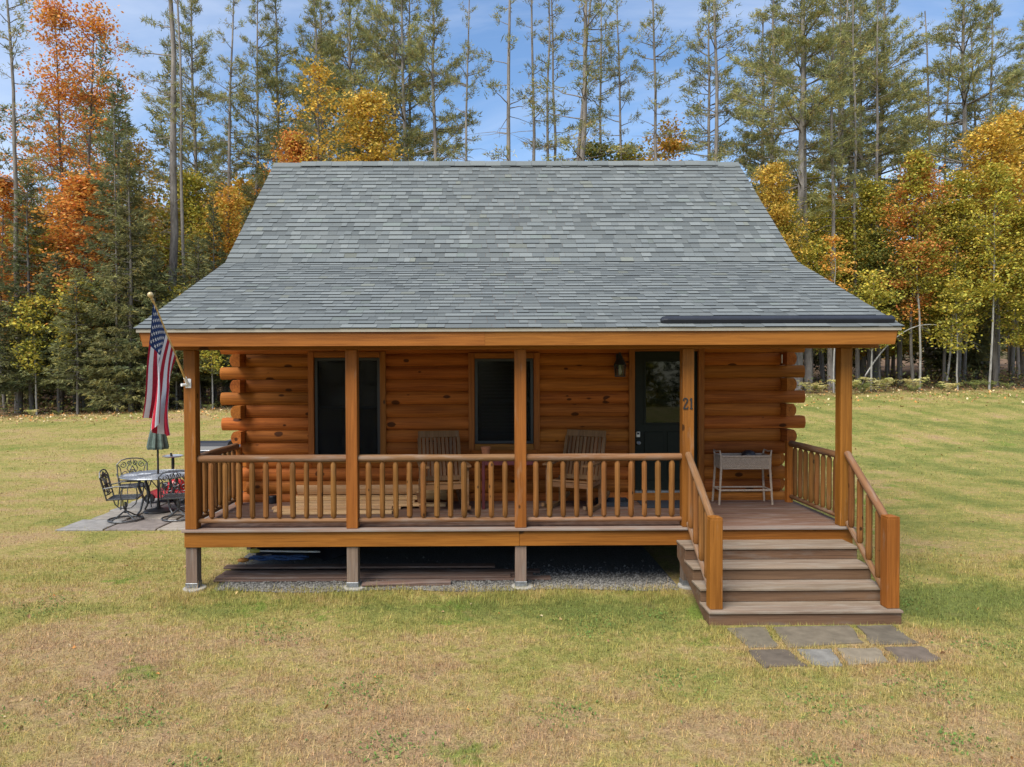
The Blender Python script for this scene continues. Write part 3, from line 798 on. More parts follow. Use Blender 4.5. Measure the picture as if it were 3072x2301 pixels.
put(bpy.data.objects.new('shingle_courses', fast_mesh('shingle_courses', rest_v, np.array(rest_f), M_SHING, np.array(rest_c))), None, roof, kind='stuff')
def ridge_piece(x0, x1, lift, drop, th_):
    u1 = (Vector(KINK)-Vector(RIDGE)).normalized(); u2 = (Vector(REAR)-Vector(RIDGE)).normalized(); r = Vector(RIDGE)
    a, b = r+u1*drop, r+u2*drop
    poly = [(a.x, a.y+lift), (r.x, r.y+lift+.01), (b.x, b.y+lift), (b.x, b.y+lift+th_), (r.x, r.y+lift+th_+.012), (a.x, a.y+lift+th_)]
    vs = [(x0, *q) for q in poly] + [(x1, *q) for q in poly]
    fs = [(i, (i+1) % 6, 6+(i+1) % 6, 6+i) for i in range(6)] + [(0, 1, 4, 5), (1, 2, 3, 4), (6, 11, 10, 7), (7, 10, 9, 8)]
    c = np.tile(np.array(rs.choice(SH[:3]+SH[6:]))*1.02, (12, 1))
    me = bpy.data.meshes.new('ridge_cap'); me.from_pydata(vs, [], fs); at = me.attributes.new('tint', 'FLOAT_COLOR', 'POINT')
    at.data.foreach_set('color', np.column_stack([c, np.ones(12)]).astype(np.float32).ravel()); me.materials.append(M_SHING)
    put(bpy.data.objects.new('ridge_cap', me), None, roof)
ridge_piece(-4.56, -3.99, .020, .14, .012); ridge_piece(4.08, 4.56, .020, .14, .012)
k = 0; x = -4.02
while x < 4.10:
    x1 = min(x+.30, 4.12); ridge_piece(x, x1-.003, .042+.004*(k % 2), .15, .014); x = x1; k += 1
MB().prism([(5.13, 6.66), (5.25, 6.79), (5.37, 6.66)], -4.0, 4.1).build('ridge_vent', M_BLACK, None, roof)
mb = MB().box(-4.535, 4.535, -.348, -.340, 3.170, 3.212).box(-4.535, 4.535, -.340, -.25, 3.2085, 3.212)
mb.build('drip_edge', M_DRIP, None, roof)
# the eave board, its ends cut on a slant
for xa, xb, ta, tb in ((-4.47, -.42, -4.505, -.42), (-.418, 4.47, -.418, 4.505)):
    xm = (xa+xb)/2
    MB().add([(xa-xm, -.325, 3.005), (xb-xm, -.325, 3.005), (tb-xm, -.325, 3.20), (ta-xm, -.325, 3.20), (xa-xm, -.283, 3.005), (xb-xm, -.283, 3.005), (tb-xm, -.283, 3.20), (ta-xm, -.283, 3.20)],
             [(0, 1, 2, 3), (7, 6, 5, 4), (0, 4, 5, 1), (1, 5, 6, 2), (2, 6, 7, 3), (3, 7, 4, 0)]).build('fascia_board', M_BEAM, T(xm, 0, 0), roof)
for s in (-1, 1):     # barge boards up the gable ends
    for A, B in ((EAVE, KINK), (KINK, RIDGE), (REAR, RIDGE)):
        a, b = Vector((s*4.515, A[0], A[1]-.10)), Vector((s*4.515, B[0], B[1]-.10))
        if A is EAVE: a = a.lerp(b, .02)
        M, Lh = along(a, b, (1, 0, 0)); MB().box(0, Lh, -.075, .075, -.012, .012).build('barge_board', M_BEAM, M, roof)
for x in np.linspace(-4.05, 4.05, 14):  # porch rafters
    a, b = Vector((x, -.24, 3.215-.07)), Vector((x, 1.87, 3.215+.915-.115))
    M, Lh = along(a, b); board_m = MB().box(0, Lh, -.02, .02, -.05, .05).build('rafter', M_TRIM, M, roof)

# --- porch
board('porch_beam', -4.44, 4.46, .0, .14, 2.972, 3.135, M_BEAM, cabin)
POSTS = [(-4.133, -3.989), (-2.143, -2.001), (-.056, .088), (2.026, 2.168), (3.988, 4.132)]
for a, b in POSTS: board('porch_post', a, b, .0, .144, DECK, 2.970, M_POST, cabin, 'z', ch=.006)
deck = MB().box(-4.10, 4.10, .06, .10, .54, .728).box(-4.10, 4.10, 1.78, 1.82, .54, .728).box(-4.10, -4.06, .10, 1.78, .54, .728).box(4.06, 4.10, .10, 1.78, .54, .728)
for x in np.linspace(-3.6, 3.6, 17): deck.box(x-.02, x+.02, .10, 1.78, .56, .727)
deck = deck.build('porch_deck', M_UNDER, None, cabin)
yy = -.062
for k in range(14):
    w_ = .137
    board('nosing' if k == 0 else 'deck_board', -4.155, 4.155, yy, yy+w_-.003, .729, DECK-(.001*(k % 3)), M_NOSE if k == 0 else M_DECK, deck, ch=.004); yy += w_
board('rim_board', -4.135, -.002, -.022, .018, .537, .727, M_BEAM, deck); board('rim_board', .0, 4.135, -.022, .018, .537, .727, M_BEAM, deck)
for s in (-1, 1): board('rim_board', s*4.115-.019, s*4.115+.019, .02, 1.86, .537, .727, M_BEAM, deck, 'y')
for (a, b) in POSTS:
    c = (a+b)/2
    sp_ = board('support_post', a+.002, b-.002, .002, .142, .085, .536, M_UNDER, cabin, 'z', ch=.005)
    MB().box(a-.003, b+.003, -.004, .148, .028, .088, ch=.003).box(c-.045, c+.045, -.010, .004, .030, .055).build('post_base', M_STEEL, None, sp_)
    MB().lathe([(.138, -.1), (.138, .020), (.130, .027), (.05, .0275)], 20, T(c+.02, .045, 0)).build('footing', M_CONC, None, sp_)

def railing(x0, y0, x1, y1, n, first, step, seed):
    a, b = Vector((x0, y0, 1.620)), Vector((x1, y1, 1.622))
    r_ = pole('railing', a, b, .046, M_RAIL, cabin, 12, seed)
    pole('bottom_rail', (x0, y0, .848), (x1, y1, .846), .030, M_RAIL, r_, 10, seed+1)
    d = (b-a).normalized()
    rg = random.Random(seed)
    for k in range(n):
        q = a + d*(first+step*k)
        pole('baluster', (q.x, q.y, .872), (q.x+rg.uniform(-.004, .004), q.y, 1.588), .0345*rg.uniform(.92, 1.08), M_BAL, r_, 9, seed*50+k, .05, point0=.028, point1=.045)
railing(-3.990, .072, -2.142, .072, 10, .165, .1680, 11)
railing(-2.002, .072, -.055, .072, 11, .127, .1699, 12)
railing(.087, .072, 2.027, .072, 11, .124, .1696, 13)
railing(-4.055, .144, -4.055, 1.60, 8, .13, .170, 14)
railing(4.060, .144, 4.060, 1.60, 8, .13, .170, 15)
for s in (-1, 1): board('rail_post', s*4.045-.045, s*4.045+.045, 1.60, 1.69, DECK, 1.66 if s > 0 else 1.60, M_LOG, cabin, 'z')

# --- stairs
RISE = DECK/5
NOSE = [-.42, -.73, -1.03, -1.335]
X0, X1 = STAIR_X
mb = MB()
x = (X0+X1)/2; zs = [DECK-RISE*(k+1)-.029 for k in range(4)]; poly = [(-.024, .012), (-.024, zs[0])]
for k in range(4): poly += [(NOSE[k]+.052, zs[k])] + ([(NOSE[k]+.052, zs[k+1])] if k < 3 else [])
mb.prism(poly + [(NOSE[3]+.052, .012)], x-.02, x+.02)
stairs = mb.build('stairs', M_RISER, None, cabin)
for x in (X0+.03, X1-.03):
    mb = MB(); zs = [DECK-RISE*(k+1)-.029 for k in range(4)]
    poly = [(-.024, .40), (-.024, zs[0])]
    for k in range(4): poly += [(NOSE[k]+.052, zs[k])] + ([(NOSE[k]+.052, zs[k+1])] if k < 3 else [])
    poly += [(NOSE[3]+.052, .0), (NOSE[3]+.20, .0)]
    mb.prism(poly, x-.02, x+.02).build('stringer', M_RISER, None, stairs)
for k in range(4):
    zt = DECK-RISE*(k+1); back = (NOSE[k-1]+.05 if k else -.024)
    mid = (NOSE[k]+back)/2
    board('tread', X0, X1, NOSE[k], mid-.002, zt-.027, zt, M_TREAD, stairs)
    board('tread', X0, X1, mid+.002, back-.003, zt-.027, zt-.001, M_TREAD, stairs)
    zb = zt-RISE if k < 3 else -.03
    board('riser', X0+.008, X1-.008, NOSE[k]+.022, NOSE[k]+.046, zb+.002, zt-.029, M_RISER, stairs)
for s, (a, b) in ((0, (1.972, 2.108)), (1, (3.862, 3.998))):
    for y0, y1, z0 in ((-1.265, -1.127, DECK-RISE*4),):
        nw = MB(); h = 1.135-z0
        nw.box(0, h-.02, -.069, .069, -.068, .068, ch=.006)
        nw.prism([(-.066, -.065), (.066, -.065), (.066, .065), (-.066, .065)], h-.02, h-.004).add([(h-.004, -.064, -.063), (h-.004, .064, -.063), (h-.004, .064, .063), (h-.004, -.064, .063), (h+.014, 0, 0)], [(0, 1, 4), (1, 2, 4), (2, 3, 4), (3, 0, 4)])
        nw.build('newel_post', M_POST, T((a+b)/2, (y0+y1)/2, z0) @ RY(-math.pi/2), stairs)
    xm = (a+b)/2; xt = (2.085, 4.055)[s]
    pole('handrail', (xt, -.03, 1.665), (xm, -1.13, 1.075), .043, M_RAIL, stairs, 12, 31+s)
    pole('bottom_rail', (xt, -.055, .815), (xm, -1.13, .262), .033, M_RAIL, stairs, 10, 33+s)
    for k in range(4):
        f = (.13, .36, .59, .82)[k]
        q = Vector((xt, -.03, 1.665)).lerp(Vector((xm, -1.13, 1.075)), f)
        zb = .815+(.262-.815)*((q.y+.055)/(-1.13+.055)) + .02
        pole('baluster', (q.x, q.y, zb), (q.x, q.y, q.z-.02), .036, M_BAL, stairs, 9, 900+k+s*10, .04, point0=.03, point1=.04)

# --- house number on the fourth post
def stroke(mb, pts, wd, y0, y1):
    """a flat letter stroke in the XZ plane"""
    n = len(pts); Lf, Rt = [], []
    for i, (x, z) in enumerate(pts):
        a = Vector(pts[max(i-1, 0)]); b = Vector(pts[min(i+1, n-1)]); d = (b-a).normalized(); nn = Vector((-d.y, d.x))
        ww = wd[i] if hasattr(wd, '__len__') else wd
        Lf.append((x+nn.x*ww/2, z+nn.y*ww/2)); Rt.append((x-nn.x*ww/2, z-nn.y*ww/2))
    vs = [(p[0], y, p[1]) for y in (y0, y1) for q in zip(Lf, Rt) for p in q]
    fs = []; m = 2*n
    for i in range(n-1):
        a = 2*i
        fs += [(a, a+1, a+3, a+2), (m+a, m+a+2, m+a+3, m+a+1), (a, a+2, m+a+2, m+a), (a+1, m+a+1, m+a+3, a+3)]
    fs += [(0, m, m+1, 1), (m-2, m-1, 2*m-1, 2*m-2)]
    mb.add(vs, fs)
hn = empty('house_number', T(2.10, -.002, 2.29), label='dark metal house number 21 on the porch post by the door', cat='house number')
mb = MB(); arc = [(.026+.024*math.cos(t)*1.05, .108+.028*math.sin(t)) for t in [R(a) for a in range(170, -50, -20)]]
stroke(mb, arc + [(.012, .030), (.004, .012)], [.014]*3+[.015]*4+[.017]*(len(arc)-7)+[.014, .013], -.008, .0)
stroke(mb, [(.0, .009), (.056, .009)], .018, -.0083, .0003); stroke(mb, [(.053, .002), (.058, .034)], .009, -.0086, .0005)
mb.lathe([(.010, 0), (.010, .006), (.004, .008)], 10, T(.006, 0, .111) @ RX(R(90)))
mb.build('digit', M_IRON, T(2.030, -.002, 2.22), hn)
mb = MB(); stroke(mb, [(.018, .0), (.018, .138)], .018, -.008, .0); stroke(mb, [(.002, .008), (.034, .008)], .016, -.0083, .0003); stroke(mb, [(.000, .112), (.018, .136)], .011, -.0086, .0005)
mb.build('digit', M_IRON, T(2.112, -.002, 2.22), hn)

# --- wall lantern
ln = empty('wall_lantern', T(1.565, 1.82, 2.60), label='black wall lantern with a clear bulb left of the door', cat='lantern')
Ml = T(1.565, 1.70, 0)
MB().box(1.525, 1.605, 1.790, 1.825, 2.72, 2.95, ch=.006).build('backplate', M_IRON, None, ln)
MB().tube([(1.565, 1.79, 2.90), (1.565, 1.75, 2.965), (1.565, 1.70, 2.965), (1.565, 1.70, 2.93)], .010, 6).build('bracket', M_IRON, None, ln)
MB().lathe([(.018, 2.935), (.03, 2.925), (.045, 2.88), (.092, 2.795), (.098, 2.785), (.01, 2.785)], 6, Ml).build('lantern_cap', M_IRON, None, ln)
mb = MB().lathe([(.066, 2.608), (.082, 2.612), (.082, 2.622), (.02, 2.624)], 6, Ml)
for kk in range(6):
    a = kk*math.pi/3; mb.tube([(1.565+.085*math.cos(a), 1.70+.085*math.sin(a), 2.79), (1.565+.072*math.cos(a), 1.70+.072*math.sin(a), 2.62)], .005, 4)
mb.build('cage', M_IRON, None, ln)
mb = MB()
for kk in range(6):
    a, b = kk*math.pi/3, (kk+1)*math.pi/3
    mb.add([(1.565+.082*math.cos(a), 1.70+.082*math.sin(a), 2.785), (1.565+.082*math.cos(b), 1.70+.082*math.sin(b), 2.785), (1.565+.07*math.cos(b), 1.70+.07*math.sin(b), 2.625), (1.565+.07*math.cos(a), 1.70+.07*math.sin(a), 2.625)], [(0, 1, 2, 3)])
mb.build('pane', M_GLASS, None, ln)
MB().lathe([(.006, 2.64), (.02, 2.66), (.028, 2.69), (.018, 2.73), (.013, 2.75), (.013, 2.785)], 12, Ml).build('bulb', M_BULB, None, ln, smooth=True)

MB().box(3.962, 3.968, 1.70, 1.735, 2.80, 2.93).box(3.960, 3.962, 1.705, 1.73, 2.81, 2.92).build('thermometer', M_WHITE, None, label='small white strip on the topmost corner log right of the door', cat='thermometer')

# --- black strip lying along the eave
u_ = (Vector((0, *KINK))-Vector((0, *EAVE))).normalized(); n_v = Vector((0, -u_.z, u_.y)); e0 = Vector((0, *EAVE))
mb = MB(); prof = [(.105, .014), (.105, .055), (.115, .070), (.185, .078), (.205, .070), (.212, .014)]
vs = []
for x, f in ((1.70, .35), (1.705, .62), (1.73, .90), (1.77, 1), (4.50, 1), (4.512, .9)):
    for s, a in prof:
        q = e0 + u_*(.158+(s-.158)*f) + n_v*(.014+(a-.014)*f); vs.append((x, q.y, q.z))
m_ = len(prof); fs = [(k*m_+j, k*m_+(j+1) % m_, (k+1)*m_+(j+1) % m_, (k+1)*m_+j) for k in range(5) for j in range(m_)] + [tuple(reversed(range(m_))), tuple(range(5*m_, 6*m_))]
mb.add(vs, fs).build('eave_strip', M_BLACK, None, label='long black strip with a rounded end lying along the roof edge', cat='strip')

# ------------------------------------------------------------------ things on the porch
def rocking_chair():
    """faces -Y, origin on the floor below the seat's middle"""
    t = empty('rocking_chair', T(0, 0, 0), cat='rocking chair', group='rocking chairs on the porch', label='x')
    mb = MB()
    for k in range(7):
        y = -.26+k*.075; mb.box(-.27, .27, y, y+.062, .405-.012*k, .425-.012*k, ch=.003)
    seat = mb.build('seat', M_TEAK, None, t)
    B0, B1 = Vector((0, .22, .36)), Vector((0, .50, 1.07))
    bd = (B1-B0).normalized()
    Mb, Lb = along(B0, B1)
    # local X up the back, local Y across
    rail = MB().box(Lb-.10, Lb, -.30, .30, -.014, .014, ch=.006).box(.02, .09, -.28, .28, -.013, .013, ch=.004).box(0, Lb-.101, -.31, -.265, -.018, .018).box(0, Lb-.101, .265, .31, -.018, .018)
    back = rail.build('backrest', M_TEAK, Mb, t)
    for k in range(9):
        y = -.225+k*.05625; MB().box(.091, Lb-.101, y-.021, y+.021, -.008, .008, ch=.002).build('slat', M_TEAK, Mb, back)
    for s in (-1, 1):
        MB().box(-.022, .022, -.30, -.25, .055, .64, M=T(s*.30, 0, 0), ch=.004).build('leg', M_TEAK, None, t)
        MB().box(-.022, .022, .19, .235, .045, .42, M=T(s*.30, 0, 0), ch=.004).build('leg', M_TEAK, None, t)
        mb = MB(); pts = [(-.075, -.36, .645), (.04, -.36, .645), (.05, -.10, .655), (.03, .22, .64), (.03, .34, .635), (-.03, .34, .635), (-.03, .0, .65), (-.06, -.2, .65)]
        mb.prism([(p[0], p[1]) for p in pts], .638, .662, 'z', T(s*.305, 0, 0) @ Matrix.Scale(s, 4, (1, 0, 0)))
        mb.build('armrest', M_TEAK, None, t)
        arc = []
        for k in range(13):
            y = -.46+k*.09; z = .022+.30*((y-.02)/.62)**2*.45
            arc.append((y, z))
        poly = [(y, z-.02) for y, z in arc] + [(y, z+.03) for y, z in reversed(arc)]
        mb = MB(); n = len(arc); vs = [(x, y, z) for x in (s*.30-.02, s*.30+.02) for y, z in poly]; m = len(poly)
        fs = [(i, (i+1) % m, m+(i+1) % m, m+i) for i in range(m)] + [(i, i+1, m-2-i, m-1-i) for i in range(n-1)] + [(2*m-1-i, 2*m-2-i, m+i+1, m+i) for i in range(n-1)]
        mb.add(vs, fs).build('rocker', M_TEAK, None, t)
        MB().box(s*.30-.018, s*.30+.018, -.25, .19, .345, .395).build('side_rail', M_TEAK, None, t)
    MB().box(-.279, .279, -.285, -.262, .335, .40).build('apron', M_TEAK, None, t); MB().box(-.279, .279, .20, .222, .27, .33).build('apron', M_TEAK, None, t)
    return t
rc = rocking_chair()
rc['label'] = 'brown slatted rocking chair left of the red table'
rc.matrix_basis = T(-1.02, 1.16, DECK) @ RZ(R(11)); PW[rc.name] = rc.matrix_basis.copy()
dup(rc, T(.84, 1.24, DECK) @ RZ(R(-27)), 'brown slatted rocking chair between the red table and the door')

tb = empty('side_table', T(-.08, 1.4, DECK), label='dark red wooden side table between the two rocking chairs', cat='table')
board('tabletop', -.50, .34, 1.17, 1.66, 1.455, 1.482, M_BURG, tb)
for a, b, c, d in ((-.47, .31, 1.20, 1.222), (-.47, .31, 1.61, 1.632), (-.47, -.448, 1.223, 1.609), (.288, .31, 1.223, 1.609)): board('apron', a, b, c, d, 1.375, 1.454, M_BURG, tb)
for x in (-.475, .275):
    for y in (1.195, 1.60): board('leg', x, x+.042, y, y+.042, DECK, 1.453, M_BURG, tb, 'z')
MB().lathe([(.050, 0), (.062, .10), (.070, .105), (.070, .135), (.060, .135), (.052, .02), (.01, .018)], 16, T(-.42, 1.38, 1.483)).build('flower_pot', M_TERRA, None, label='small terracotta pot on the red side table', cat='pot', smooth=False)
MB().box(-.14, .16, 1.32, 1.52, 1.483, 1.50, ch=.006).build('tray', M_IRON, None, label='flat dark tray on the red side table', cat='tray')

# fresh lumber stacked at the left end of the porch
LUM = [('plank', -3.20, -1.70, .88, 1.02, .757, .790, 0, 'longest of the pale planks lying flat at the front of the lumber pile'),
       ('plank', -3.36, -1.95, 1.05, 1.18, .757, .788, 1.5, 'pale plank on the porch floor behind the foremost plank'),
       ('plank', -3.44, -1.62, 1.22, 1.35, .757, .787, -1, 'pale plank with its end farthest left in the lumber pile'),
       ('plank', -3.14, -1.30, 1.24, 1.38, .790, .822, 1, 'pale plank in the second layer of the lumber pile'),
       ('plank', -3.05, -1.72, 1.06, 1.18, .791, .826, -2, 'short pale plank in the second layer, near the front'),
       ('plank', -2.55, -1.0, 1.40, 1.53, .757, .795, .5, 'pale plank reaching under the left rocking chair'),
       ('plank', -3.18, -1.45, 1.44, 1.57, .797, .832, 0, 'pale plank under the stacked log siding'),
       ('log_siding', -3.22, -1.42, 1.54, 1.70, .834, .875, 0, 'lower piece of pale log siding against the cabin wall')]
for i, (nm, a, b, c, d, z0, z1, rz, lab) in enumerate(LUM):
    o = board(nm, a, b, c, d, z0, z1, M_FRESH, ch=.003, label=lab, cat='lumber', group='lumber stacked on the porch')
    o.matrix_basis = o.matrix_basis @ RZ(R(rz)); PW[o.name] = o.matrix_basis.copy()
for a, b, y, z, tl, lab in ((-3.20, -1.40, 1.70, .877, 62, 'wide piece of pale log siding leaning on the wall atop the lumber pile'), (-1.44, -1.0, 1.71, .80, 70, 'short offcut of pale log siding behind the left rocking chair')):
    pts = [(-.012, -.085), (.012, -.085), (.03, -.05), (.036, 0), (.03, .05), (.012, .085), (-.012, .085)]
    MB().prism(pts, -(b-a)/2, (b-a)/2).build('log_siding', M_FRESH, T((a+b)/2, y, z+.075) @ RX(R(90-tl)) @ RZ(math.pi), label=lab, cat='lumber', group='lumber stacked on the porch')
MB().lathe([(.055, 0), (.06, .01), (.062, .10), (.056, .112), (.02, .115)], 16, T(-3.58, 1.74, DECK)).build('canister', M_BLACK, None, label='small black canister on the porch by the log wall', cat='canister')

# planter of grey wicker
pl = empty('wicker_planter', T(3.33, 1.58, DECK), label='grey wicker planter box on four legs against the log wall', cat='planter')
x0, x1, y0, y1, z0, z1 = 2.98, 3.69, 1.44, 1.74, 1.268, 1.465
mb = MB(); 
for a, b, c, d in ((x0+.012, x1-.012, y0+.008, y0+.016), (x0+.012, x1-.012, y1-.016, y1-.008), (x0+.008, x0+.016, y0+.016, y1-.016), (x1-.016, x1-.008, y0+.016, y1-.016)): mb.box(a, b, c, d, z0, z1-.02)
mb.box(x0+.016, x1-.016, y0+.016, y1-.016, z0, z0+.01)
bas = mb.build('basket', M_WICK, None, pl)
mb = MB(); rows = 9; cols = 26
for r in range(rows):
    zc_ = z0+.012+(z1-.03-z0)*r/(rows-1)
    for c in range(cols):
        xc = x0+.02+(x1-x0-.04)*(c+.5*(r % 2))/cols
        if xc > x1-.02: continue
        for yy_, sg in ((y0+.006, 1),): mb.box(xc-.010, xc+.010, yy_-.006, yy_+.003, zc_-.0085, zc_+.0085, ch=.004)
    for c in range(11):
        yc = y0+.02+(y1-y0-.04)*(c+.5*(r % 2))/11
        if yc > y1-.02: continue
        for xx in (x0+.006, x1-.006): mb.box(xx-.006, xx+.006, yc-.010, yc+.010, zc_-.0085, zc_+.0085, ch=.004)
mb.build('weave', M_WICK, None, bas, kind='stuff')
for a, b, c, d in ((x0-.008, x1+.008, y0-.008, y0+.014), (x0-.008, x1+.008, y1-.014, y1+.008), (x0-.008, x0+.014, y0+.016, y1-.016), (x1-.014, x1+.008, y0+.016, y1-.016)): board('rim', a, b, c, d, z1-.022, z1+.004, M_WICK, pl, 'x' if b-a > d-c else 'y')
for sx, xx in ((-1, x0), (1, x1)):
    for sy, yy_ in ((-1, y0+.01), (1, y1-.01)):
        xb = xx+sx*.03
        MB().tube([(xb, yy_+sy*.012, DECK), (xx, yy_, z0), (xx+sx*.004, yy_, z1), (xx+sx*.02, yy_, z1+.075 if sy < 0 else z1+.06)], [.015, .017, .015, .011], 8).build('leg', M_WICK, None, pl)
    MB().tube([(xx+sx*.02, y0+.01, z1+.072), (xx+sx*.024, (y0+y1)/2, z1+.05), (xx+sx*.02, y1-.01, z1+.058)], .010, 6).build('handle', M_WICK, None, pl)
for yy_ in (y0, y1): MB().tube([(x0-.016, yy_, .965), (x1+.016, yy_, .965)], .014, 6).build('stretcher', M_WICK, None, pl)
for xx in (x0-.018, x1+.018): MB().tube([(xx, y0, .966), (xx, y1, .966)], .012, 6).build('stretcher', M_WICK, None, pl)
cp = MB().lathe([(.105, 0), (.104, .03), (.085, .075), (.045, .10), (.008, .106)], 16, T(3.42, 1.56, 1.43)).build('cap', M_BLACK, None, label='rounded black cap lying in the wicker planter', cat='cap', smooth=True)
MB().box(1.82, 2.72, 1.22, 1.76, DECK+.001, DECK+.014, ch=.005).build('doormat', M_NAVY, None, label='dark doormat in front of the green door', cat='doormat')
bt = MB().box(1.20, 1.66, 1.34, 1.74, DECK+.001, DECK+.008)
for a, b, c, d in ((1.20, 1.66, 1.34, 1.352), (1.20, 1.66, 1.728, 1.74), (1.20, 1.212, 1.352, 1.728), (1.648, 1.66, 1.352, 1.728)): bt.box(a, b, c, d, DECK+.008, DECK+.062)
bt.build('boot_tray', M_NAVY, None, label='shallow dark tray on the porch between rocking chair and door', cat='tray')

# ------------------------------------------------------------------ flag on its slanting pole
fl = empty('flag', T(-4.06, -.01, 2.56), label='American flag hanging from a slanting pole on the left porch post', cat='flag')
P0, P1 = Vector((-4.070, -.075, 2.60)), Vector((-4.045, -.975, 3.50))
MB().box(-4.105, -4.035, -.012, -.001, 2.505, 2.62, ch=.004).tube([(-4.07, -.012, 2.545), (-4.07, -.10, 2.633)], .019, 10).tube([(-4.085, -.012, 2.545), (-4.125, -.075, 2.545)], .019, 10).build('bracket', M_WHITE, None, fl)
MB().tube([P0 - (P1-P0)*.05, P1], .0125, 8).build('pole', wood('flag_pole_wood', (.62, .42, .17), (.45, .27, .09), knots=0), None, fl)
pd = (P1-P0).normalized()
Mf = Matrix.Translation(P1) @ pd.to_track_quat('Z', 'Y').to_matrix().to_4x4()
MB().lathe([(.016, -.02), (.018, .0), (.012, .012), (.012, .022), (.026, .035), (.033, .055), (.026, .078), (.008, .09)], 12, Mf).build('finial', M_GOLD, None, fl, smooth=True)
def flag_cloth():
    """limp cloth: held along the pole, drawn in under the peak, falling in folds"""
    hs, ft = 40, 48; W_ = .86
    top, bot = np.array(P1 - pd*.03), np.array(P1 - pd*(.03+W_))
    X = np.zeros((hs, ft, 3)); t = np.linspace(0, 1, ft)[:, None]
    for i in range(hs):
        s = i/(hs-1); h = top+(bot-top)*s
        fold = math.sin(s*11.5+3.6); fold2 = math.cos(s*11.5+3.6)
        e = np.array([-4.04+.060*fold+.17*(s-.5), -.93+.09*fold2+.05*s, 2.20-.22*s+.03*math.sin(s*7)])
        c = np.array([h[0]+.3*(e[0]-h[0]), h[1]+.75*(e[1]-h[1]), h[2]-.42*(h[2]-e[2])])
        X[i] = h*(1-t)**2+c*2*t*(1-t)+e*t**2
        X[i, :, 0] += .012*np.sin(t[:, 0]*9+s*4)*t[:, 0]
    return X
FX = flag_cloth()
def fpos(a, b):
    """surface point at hoist fraction a (0 = peak), fly fraction b"""
    hs, ft = FX.shape[:2]; a = min(max(a, 0), 1)*(hs-1); b = min(max(b, 0), 1)*(ft-1)
    i, j = min(int(a), hs-2), min(int(b), ft-2); u, v = a-i, b-j
    p = FX[i, j]*(1-u)*(1-v)+FX[i+1, j]*u*(1-v)+FX[i, j+1]*(1-u)*v+FX[i+1, j+1]*u*v
    n = np.cross(FX[i+1, j]-FX[i, j], FX[i, j+1]-FX[i, j]); n /= np.linalg.norm(n)+1e-9
    return p, n
mb = MB(); na, nb = 52, 50
for i in range(na+1):
    for j in range(nb+1): mb.v.append(tuple(fpos(i/na, j/nb)[0]))
for i in range(na):
    for j in range(nb):
        k = i*(nb+1)+j; mb.f.append((k, k+1, k+nb+2, k+nb+1))
        st = int((i+.5)/na*13)
        canton = st < 7 and (j+.5)/nb < .40
        mb.m.append(2 if canton else (0 if st % 2 == 0 else 1))
cloth = mb.build('flag_cloth', [M_CLOTHR, M_CLOTHW, M_CLOTHB], None, fl, smooth=True)
for r in range(9):
    for c in range(6 if r % 2 == 0 else 5):
        ca = (r+1)*(7/13)/10; cb = ((c*2+1+(r % 2))/12)*.40
        pts = []
        for k in range(10):
            rr = (.026 if k % 2 == 0 else .0105); an = math.pi*k/5
            pts.append((ca+rr*math.cos(an)/.86, cb+rr*math.sin(an)/1.25))
        mb = MB()
        for sg in (1, -1):
            vs = []
            for (a, b) in pts + [(ca, cb)]:
                p, n = fpos(a, b); vs.append(tuple(p+n*.004*sg))
            mb.add(vs, [(k, (k+1) % 10, 10) for k in range(10)])
        mb.build('star', M_CLOTHW, None, cloth)

